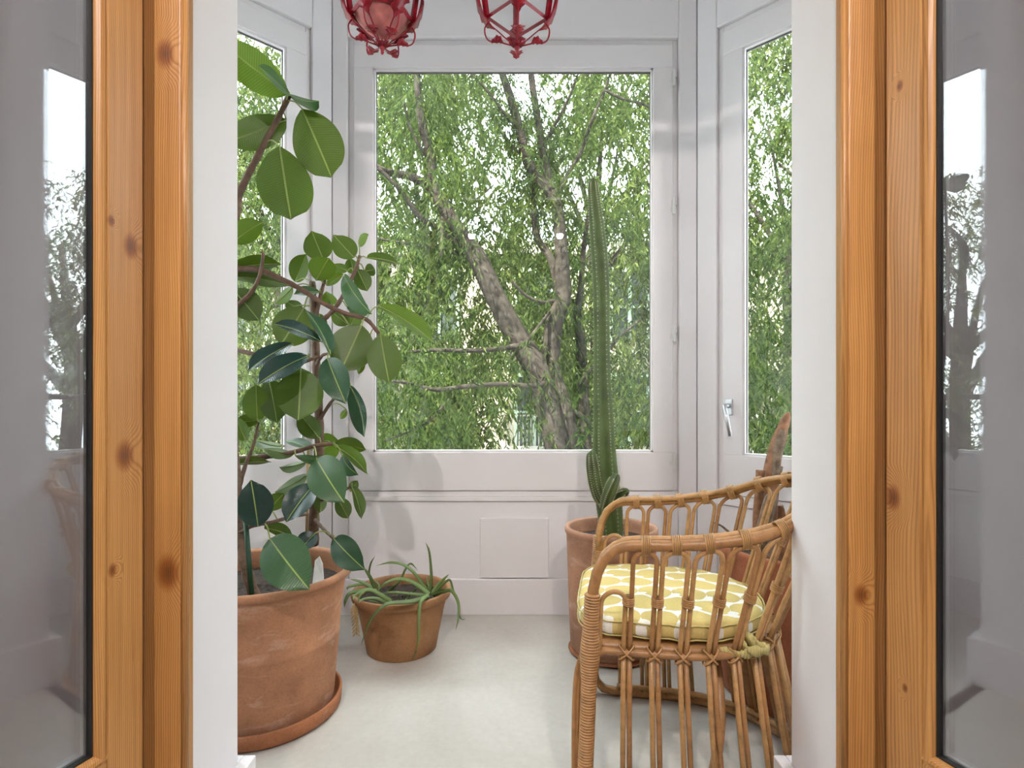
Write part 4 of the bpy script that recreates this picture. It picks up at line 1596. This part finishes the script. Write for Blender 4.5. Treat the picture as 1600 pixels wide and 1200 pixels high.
# ------------------------------------------------------------------ red lanterns
def lantern(c, n, rot, label, tray):
    root = empty('hanging_lantern', c)
    tag(root, label, 'lantern')
    cx, cy, cz = c            # cz: height of the lower rail
    R0, R1, H = .108, .150, .30
    ang = [rot + 2 * math.pi * i / n for i in range(n)]
    at = lambda r, a, z: Vector((cx + r * math.cos(a), cy + r * math.sin(a), cz + z))
    for i in range(n):
        a, b = ang[i], ang[(i + 1) % n]
        po = MB().tube([at(R0, a, 0), at(R1, a, H)], .0105, 4); po.build('post', M_RED, root)
        MB().tube([at(R0, a, 0), at(R0, b, 0)], .0075, 4).build('lower_rail', M_RED, root)
        MB().tube([at(R1, a, H), at(R1, b, H)], .009, 4).build('upper_rail', M_RED, root)
        p = MB(); q0, q1, q2, q3 = at(R0 * .97, a, .006), at(R0 * .97, b, .006), at(R1 * .97, b, H - .006), at(R1 * .97, a, H - .006)
        nrm = (q1 - q0).cross(q3 - q0).normalized() * .0015
        p.add([q0 - nrm, q1 - nrm, q2 - nrm, q3 - nrm, q0 + nrm, q1 + nrm, q2 + nrm, q3 + nrm],
              [(3, 2, 1, 0), (4, 5, 6, 7), (0, 1, 5, 4), (1, 2, 6, 5), (2, 3, 7, 6), (3, 0, 4, 7)])
        p.build('glass_pane', M_LGLASS, root)
        # scroll strap: hugs the post, swings out and runs under the corner to the finial
        S = [Vector(q) for q in spline([at(R0 + .030, a, .14), at(R0 + .034, a, .085), at(R0 + .022, a, .03), at(R0 - .004, a, -.018), at(R0 - .045, a, -.055), at(.02, a, -.092)], 6)]
        sm = MB().tube(S, [.0055] * 12 + [.0042] * 8 + [.0024] * (len(S) - 20), 6)
        so = sm.build('scroll_strap', M_RED, root, smooth=True)
        # acanthus leaf on the strap
        tang = Vector((-math.sin(a), math.cos(a), 0))
        lf = MB(); vs = []
        for j in range(6, 23):
            t = (j - 6) / 16
            w = .030 * math.sin(math.pi * t) ** .8 * (1 + .30 * math.sin(t * 26))
            o_ = at(1, a, 0) - at(0, a, 0); o_.normalize()
            vs += [S[j] - tang * w + o_ * .006, S[j] + o_ * .001, S[j] + tang * w + o_ * .006]
        fs = []
        for j in range(16):
            for e in (0, 1):
                fs.append((j * 3 + e, j * 3 + e + 1, j * 3 + e + 4, j * 3 + e + 3))
        lf.add(vs, fs)
        lo = lf.build('acanthus_leaf', M_RED, so, smooth=True)
        m_ = lo.modifiers.new('solid', 'SOLIDIFY'); m_.thickness = .0025
        # lower C scroll with its own leaf
        C_ = [Vector(q) for q in spline([at(R0 - .01, a, -.012), at(R0 + .008, a, -.040), at(R0 + .002, a, -.075), at(R0 - .018, a, -.088), at(R0 - .045, a, -.088), at(.045, a, -.093), at(.018, a, -.100)], 5)]
        co = MB().tube(C_, .0028, 6).build('c_scroll', M_RED, root, smooth=True)
        lf = MB(); vs = []
        for j in range(14, 25):
            t = (j - 14) / 10
            w = .019 * math.sin(math.pi * t) ** .7 * (1 + .35 * math.sin(t * 20))
            vs += [C_[j] - tang * w + Vector((0, 0, .012 * math.sin(math.pi * t))), C_[j], C_[j] + tang * w + Vector((0, 0, .012 * math.sin(math.pi * t)))]
        fs = [(j * 3 + e, j * 3 + e + 1, j * 3 + e + 4, j * 3 + e + 3) for j in range(10) for e in (0, 1)]
        lf.add(vs, fs)
        lo = lf.build('scroll_leaf', M_RED, co, smooth=True)
        m_ = lo.modifiers.new('solid', 'SOLIDIFY'); m_.thickness = .0025
    # rosette of petals and drop finial
    ro = MB()
    for i in range(14):
        a = 2 * math.pi * i / 14
        p0, p1, p2, p3 = at(.006, a, -.108), at(.022, a - .16, -.094), at(.030, a, -.088), at(.022, a + .16, -.094)
        ro.add([p0, p1, p2, p3], [(0, 1, 2, 3)])
    r_ = ro.build('rosette', M_RED, root, smooth=True)
    m_ = r_.modifiers.new('solid', 'SOLIDIFY'); m_.thickness = .002
    MB().lathe([(.0, -.132), (.004, -.130), (.0065, -.124), (.0055, -.119), (.009, -.113), (.0105, -.106), (.008, -.099), (.016, -.094), (.017, -.090), (0, -.088)], (cx, cy, cz), 16).build('drop_finial', M_RED, root, smooth=True)
    MB().tube([at(0, 0, -.09), at(0, 0, tray)], .003, 6).build('centre_rod', M_RED, root)
    if tray < 0.05:
        # pressed metal drip pan closing the underside
        MB().lathe([(0, -.066), (.03, -.058), (.066, -.036), (.093, -.004), (.098, .010), (.094, .010), (.064, -.028), (0, -.054)], (cx, cy, cz), n * 6).build('drip_pan', M_REDG, root, smooth=True)
    # crown, chain and hook (above the frame)
    MB().lathe([(R1 * 1.02, H), (R1 * .95, H + .02), (.07, H + .09), (.05, H + .12), (.03, H + .13), (.0, H + .135)], (cx, cy, cz), n, ).build('crown', M_RED, root)
    zc = cz + H + .13
    chn = MB()
    while zc < CEIL - .03:
        ax_ = (1, 0) if int(zc * 1000 / 22) % 2 else (0, 1)
        L_ = []
        for i in range(13):
            a = 2 * math.pi * i / 12
            L_.append((cx + .007 * math.cos(a) * ax_[0], cy + .007 * math.cos(a) * ax_[1], zc + .014 + .016 * math.sin(a)))
        chn.tube(L_, .002, 5, cap=False)
        zc += .022
    chn.build('chain', M_RED, root, smooth=True)
    MB().lathe([(0, -.04), (.012, -.035), (.03, -.012), (.045, 0)], (cx, cy, CEIL), 20).build('ceiling_rose', M_RED, root, smooth=True)


M_LGLASS = mat_glass('lantern_glass', 1.45, (.98, .98, .98))
la = px(597, 28, 2.0)
lantern((la.x, la.y, la.z), 6, math.radians(12), 'red metal lantern with a hexagonal body and closed drip pan', .0)
lb = px(808, 28, 2.0)
lantern((lb.x, lb.y, lb.z), 4, math.radians(2), 'red metal lantern with a square open-bottomed body', .06)

# ------------------------------------------------------------------ outside: street, house opposite, trees
sb = MB(); sb.box((-45, 3.4, -4.8), (45, 60, -4.6))
so_ = sb.build('street', M_STREET); so_['kind'] = 'structure'

house = empty('house_opposite', (0, 17, -4.6))
tag(house, 'cream rendered house with pale green window frames across the street', 'building')
MB().box((-26, 17, -4.6), (26, 22, 5.6)).build('facade_wall', M_FACADE, house)
MB().box((-26.2, 16.75, 5.5), (26.2, 22, 5.9)).build('cornice', M_FACT, house)
for fz in (-3.6, -.3, 2.9):
    MB().box((-26, 16.93, fz - .45), (26, 17, fz - .3)).build('string_course', M_FACT, house)
    for i in range(-8, 9):
        X = i * 2.9 + .6
        wroot = MB()
        for a, b in (((X - .62, fz), (X - .52, fz + 2.1)), ((X + .52, fz), (X + .62, fz + 2.1)), ((X - .62, fz + 2.1), (X + .62, fz + 2.22)), ((X - .05, fz), (X + .05, fz + 2.1)), ((X - .52, fz + 1.0), (X + .52, fz + 1.07))):
            wroot.box((a[0], 16.9, a[1]), (b[0], 17.0, b[1]))
        wo_ = wroot.build('window', M_SHUT, house)
        MB().box((X - .52, 16.97, fz), (X + .52, 16.99, fz + 2.1)).build('pane', M_DPANE, wo_)
        if i % 2 == 0:
            MB().box((X - .95, 16.35, fz - .14), (X + .95, 17, fz)).build('balcony_slab', M_FACT, house)
            rl = MB()
            rl.box((X - .95, 16.36, fz + .92), (X + .95, 16.4, fz + .97))
            for q in range(17):
                xx = X - .93 + q * .116
                rl.box((xx - .012, 16.37, fz), (xx + .012, 16.39, fz + .93))
            rl.build('balcony_railing', M_FACT, house)


# balcony railings just outside the side windows
for s, lab in ((1, 'dark iron balcony railing outside the windows behind the armchair'), (-1, 'dark iron balcony railing outside the windows behind the rubber plant')):
    r = empty('balcony_railing', (s * 2.35, 2.2, .2)); tag(r, lab, 'railing')
    MB().box((s * 2.35 - .5, .9, .08), (s * 2.35 + .12, 3.2, .2)).build('balcony_slab', M_FACT, r)
    MB().tube([(s * 2.35, .9, 1.12), (s * 2.35, 3.2, 1.12)], .018, 8).build('handrail', M_IRON, r, smooth=True)
    MB().tube([(s * 2.35, .9, .28), (s * 2.35, 3.2, .28)], .012, 8).build('bottom_rail', M_IRON, r, smooth=True)
    for i in range(24):
        y = .92 + i * .098
        MB().tube([(s * 2.35, y, .2), (s * 2.35, y, 1.12)], .009, 6).build('baluster', M_IRON, r, smooth=True)


def quads_mesh(name, P, A, S, L, W):
    """many leaflets: P base (n,3), A unit direction, S unit side, L, W arrays -> kite shaped faces"""
    n = len(P)
    v = np.empty((n, 4, 3), np.float32)
    v[:, 0] = P
    v[:, 1] = P + A * (L * .42)[:, None] + S * (W * .5)[:, None]
    v[:, 2] = P + A * L[:, None]
    v[:, 3] = P + A * (L * .42)[:, None] - S * (W * .5)[:, None]
    me = bpy.data.meshes.new(name)
    me.vertices.add(n * 4)
    me.vertices.foreach_set('co', v.reshape(-1))
    me.loops.add(n * 4)
    me.loops.foreach_set('vertex_index', np.arange(n * 4, dtype=np.int32))
    me.polygons.add(n)
    me.polygons.foreach_set('loop_start', np.arange(0, n * 4, 4, dtype=np.int32))
    me.polygons.foreach_set('loop_total', np.full(n, 4, np.int32))
    me.update(calc_edges=True)
    me.validate()
    return me


def unit(a):
    return a / (np.linalg.norm(a, axis=1, keepdims=True) + 1e-9)


def strands(P, nleaf, length, ll, lw, droop=.9):
    """hanging sprays of narrow leaflets starting at P (n,3)"""
    n = len(P)
    az = NPR.uniform(0, 2 * np.pi, n)
    D = np.stack([np.cos(az), np.sin(az), NPR.uniform(-.2, .35, n)], 1)
    Ls = length * NPR.uniform(.6, 1.3, n)
    t = (np.arange(nleaf) + .5) / nleaf
    pos = P[:, None, :] + D[:, None, :] * (Ls[:, None] * t[None, :] * .7)[:, :, None]
    pos[:, :, 2] -= Ls[:, None] * (t[None, :] ** 1.7) * droop
    tang = D[:, None, :] * .7 + np.array([0, 0, -1.0])[None, None, :] * (droop * 1.7 * t[None, :] ** .7)[:, :, None]
    side = np.cross(tang, np.array([0, 0, 1.0]) + 0 * tang)
    sg = np.where(np.arange(nleaf) % 2 == 0, 1.0, -1.0)[None, :, None]
    side = side / (np.linalg.norm(side, axis=2, keepdims=True) + 1e-6) * sg
    A = tang * .55 + side * .55 + np.array([0, 0, -.45]) + NPR.normal(0, .25, tang.shape)
    pos = pos.reshape(-1, 3); A = unit(A.reshape(-1, 3))
    R = NPR.normal(0, 1, A.shape)
    S = unit(np.cross(A, R))
    m = len(pos)
    return pos, A, S, ll * NPR.uniform(.6, 1.25, m), lw * NPR.uniform(.7, 1.25, m)


def value_noise(P, sc, seed):
    g = np.random.default_rng(seed).uniform(0, 1, (32, 32, 32))
    q = P * sc + 100
    i = np.floor(q).astype(int); f = q - i
    f = f * f * (3 - 2 * f)
    o = 0
    for a in (0, 1):
        for b in (0, 1):
            for c in (0, 1):
                wgt = (f[:, 0] if a else 1 - f[:, 0]) * (f[:, 1] if b else 1 - f[:, 1]) * (f[:, 2] if c else 1 - f[:, 2])
                o = o + wgt * g[(i[:, 0] + a) % 32, (i[:, 1] + b) % 32, (i[:, 2] + c) % 32]
    return o


def limit_side(P, base=.42):
    """trees further along the street are lower: their crowns stay under the roof line there"""
    az = np.abs(np.arctan2(P[:, 0], P[:, 1]))
    d = np.hypot(P[:, 0], P[:, 1])
    el = (P[:, 2] - 1.1) / d
    lim = np.interp(az, [0, .62, .85, 1.6], [9, 3, base, base * .8])
    return el < lim


# --- the large tree in front of the window
tree = empty('street_tree', (1.2, 6.2, -4.6))
tag(tree, 'large tree with forking grey trunk and drooping narrow leaves outside the middle window', 'tree')
BR = [
 ('trunk', [(1010,960,30,6.2),(960,830,27,6.2),(905,760,24,6.15),(872,704,20,6.1),(856,640,19,6.1),(842,582,18.5,6.1),(812,535,18,6.1),(785,484,17,6.05),(757,427,15.5,6.0),(738,392,14.5,6.0),(712,352,12,5.9),(688,316,11,5.9),(675,293,10,5.9)]),
 ('trunk', [(960,830,20,6.3),(900,720,17,6.3),(880,640,16,6.3),(862,575,15,6.3),(864,510,14,6.3),(880,465,13,6.3),(878,417,11.5,6.3),(877,391,10.5,6.3),(872,330,9.5,6.3),(861,300,9.5,6.3)]),
 ('branch', [(675,296,9,5.9),(674,249,7,5.9),(662,205,6.5,5.85),(654,154,5.5,5.8),(651,110,5,5.8),(648,60,4,5.8)]),
 ('branch', [(676,294,8,5.9),(641,276,6.5,5.8),(604,268,5.5,5.7),(570,250,4,5.6),(540,235,3,5.5)]),
 ('branch', [(861,302,9,6.3),(838,273,8,6.3),(821,242,7.5,6.2),(810,195,7,6.2),(797,151,6.5,6.1),(783,111,5.5,6.0),(770,60,4.5,6.0)]),
 ('branch', [(862,300,8,6.3),(857,275,7,6.4),(847,229,6,6.4),(838,171,5.5,6.4),(830,114,5,6.4),(826,50,4,6.4)]),
 ('branch', [(872,304,4,6.3),(890,268,3.3,6.2),(908,236,3,6.2),(925,188,2.6,6.1),(945,141,2.3,6.1),(957,100,2,6.0)]),
 ('branch', [(874,466,7,6.4),(861,406,6,6.5),(840,372,5.5,6.6),(834,327,5,6.6),(834,290,4,6.6),(820,250,3,6.6)]),
 ('branch', [(918,760,13,6.7),(915,687,10,6.7),(911,619,9,6.7),(908,535,8,6.7),(902,494,6.5,6.7),(908,444,5,6.7),(913,380,4,6.7),(922,320,3,6.7)]),
 ('branch', [(852,600,6,6.0),(830,604,4.5,5.8),(783,600,4,5.6),(729,604,3.8,5.5),(682,609,3.5,5.4),(641,599,2.8,5.3),(612,596,2,5.2)]),
 ('branch', [(812,540,5,6.0),(780,545,4,5.9),(729,548,3.5,5.8),(675,547,3,5.7),(640,550,2,5.6)]),
 ('branch', [(732,392,6,6.0),(685,357,5,5.9),(655,337,4.5,5.8),(624,296,3.5,5.7),(591,262,2.6,5.6)]),
 ('branch', [(745,405,4,6.0),(700,392,3.4,6.1),(660,385,3,6.2),(620,378,2.3,6.3),(590,372,2,6.4)]),
 ('branch', [(870,470,4,6.3),(846,472,3,6.2),(822,462,2.5,6.1),(800,440,2,6.0)]),
 ('branch', [(815,545,3,6.0),(840,512,2.5,6.0),(858,488,2.5,6.2)]),
 ('branch', [(700,335,4,5.9),(692,340,4,5.9),(691,360,3.5,5.8),(690,400,3,5.7)]),
 ('branch', [(810,200,3,6.2),(790,180,2.3,6.1),(760,140,2,6.0),(735,115,1.6,6.0)]),
 ('branch', [(820,245,3,6.2),(800,228,2.6,6.4),(780,200,2.2,6.5),(765,165,1.8,6.5)]),
 ('branch', [(905,600,4,6.6),(930,570,3,6.5),(965,530,2.5,6.5),(1000,500,2,6.5)]),
 ('branch', [(890,640,5,6.4),(915,655,4,6.5),(950,690,4,6.6)]),
 ('branch', [(672,250,3,5.9),(655,228,2.5,5.8),(640,196,2,5.8),(628,150,1.6,5.7)]),
 ('branch', [(847,229,3,6.4),(870,190,2.4,6.3),(890,150,2,6.2),(905,110,1.6,6.2)]),
 ('branch', [(945,141,2.2,6.1),(975,155,2.2,6.0),(1010,165,2,6.0),(1040,185,1.6,6.0)]),
 ('branch', [(700,620,2,5.5),(680,650,2,5.4),(650,670,1.6,5.3),(600,690,1.2,5.2)]),
]
anchors = []
for nm, P in BR:
    Q = spline(P, 5)
    pts = [px(q[0], q[1], q[3]) for q in Q]
    rad = [max(.006, q[2] / F * q[3]) for q in Q]
    ph = RND.uniform(0, 6)
    if nm == 'trunk' and len(anchors) == 0:
        pts = [Vector((pts[0].x + .25, 6.3, -4.6))] + pts; rad = [rad[0] * 1.3] + rad
    MB().tube(pts, rad, 9, star=lambda a, i: 1 + .08 * math.sin(3 * a + ph + i * .5)).build(nm, M_BARK, tree, smooth=True)
    if nm == 'branch':
        anchors += [tuple(p) for p in pts]
anchors = np.array(anchors)

# crown: sprays hung in clumps round the limbs and through the crown volume
n = 30000
C = np.stack([NPR.uniform(-3.1, 3.0, n), NPR.uniform(4.7, 8.6, n), NPR.uniform(-1.8, 7.0, n)], 1)
dn = value_noise(C, 1.15, 3)
dn2 = value_noise(C, 2.9, 4)
keep = (dn * .65 + dn2 * .35) > .47
# the middle of the crown is open where the trunks show
xp = C[:, 0] / C[:, 1]; zp = (C[:, 2] - 1.1) / C[:, 1]
core = np.exp(-((xp + .02) / .17) ** 2) * np.exp(-((zp - .18) / .40) ** 2)
keep &= ~((C[:, 1] < 6.3) & (NPR.uniform(0, 1, n) < core * .85))
keep &= limit_side(C)
C = C[keep][:6400]
B = anchors[NPR.integers(0, len(anchors), 900)] + NPR.normal(0, .16, (900, 3))
B[:, 1] += .15
P_, A_, S_, L_, W_ = strands(np.concatenate([C, B]), 19, .44, .088, .0165)
fo = link('foliage', quads_mesh('foliage', P_, A_, S_, L_, W_), M_FOL, tree, False)
fo['kind'] = 'stuff'


def side_tree(label, c, rx, rz, n, mt, name='street_tree', ll=.11, lw=.026, nl=13, seed=5, group=None, trunk_r=.16):
    root = empty(name, (c[0], c[1], -4.6))
    tag(root, label, 'tree', group)
    rng = RND
    top = c[2]
    MB().tube([(c[0], c[1], -4.6), (c[0] + .15, c[1], -2), (c[0] - .1, c[1] + .1, top - .4), (c[0] + .1, c[1], top + rz * .5)], [trunk_r * 1.2, trunk_r, trunk_r * .8, trunk_r * .25], 10).build('trunk', M_BARK, root, smooth=True)
    for i in range(7):
        a = 2 * math.pi * i / 7 + rng.uniform(0, .5)
        h = top + rng.uniform(-.7, .4)
        e = (c[0] + rx * .75 * math.cos(a), c[1] + rx * .6 * math.sin(a), h + rz * rng.uniform(.15, .6))
        MB().tube([Vector(q) for q in spline([(c[0], c[1], h), ((c[0] + e[0]) / 2, (c[1] + e[1]) / 2, (h + e[2]) / 2 + .25), e], 4)], [trunk_r * .5 * (1 - .8 * j / 8) for j in range(9)], 7).build('branch', M_BARK, root, smooth=True)
    d = unit(NPR.normal(0, 1, (n * 3, 3)))
    r = NPR.uniform(.25, 1, (n * 3, 1)) ** .5
    Cc = d * r * np.array([rx, rx * .8, rz]) + np.array(c)
    kp = (value_noise(Cc, 1.1, seed) * .6 + value_noise(Cc, 2.6, seed + 1) * .4) > .46
    kp &= limit_side(Cc)
    Cc = Cc[kp][:n]
    if len(Cc) == 0: return
    p, a_, s_, l_, w_ = strands(Cc, nl, .45, ll, lw)
    f = link('foliage', quads_mesh('foliage', p, a_, s_, l_, w_), mt, root, False)
    f['kind'] = 'stuff'


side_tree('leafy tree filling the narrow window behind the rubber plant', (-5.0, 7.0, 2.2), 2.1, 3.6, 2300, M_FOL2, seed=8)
side_tree('leafy tree filling the narrow window beside the dry stumps', (4.9, 6.8, 2.0), 2.1, 3.8, 2500, M_FOL, seed=12)
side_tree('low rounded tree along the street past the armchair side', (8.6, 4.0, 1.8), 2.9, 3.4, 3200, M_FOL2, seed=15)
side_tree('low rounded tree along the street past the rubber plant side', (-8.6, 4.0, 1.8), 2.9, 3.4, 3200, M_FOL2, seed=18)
g = 'sunlit trees along the far pavement'
for i, (X, Y) in enumerate(((-9.6, 11.6), (-5.7, 13.6), (-1.9, 11.8), (2.0, 13.4), (5.9, 11.7), (9.8, 13.5))):
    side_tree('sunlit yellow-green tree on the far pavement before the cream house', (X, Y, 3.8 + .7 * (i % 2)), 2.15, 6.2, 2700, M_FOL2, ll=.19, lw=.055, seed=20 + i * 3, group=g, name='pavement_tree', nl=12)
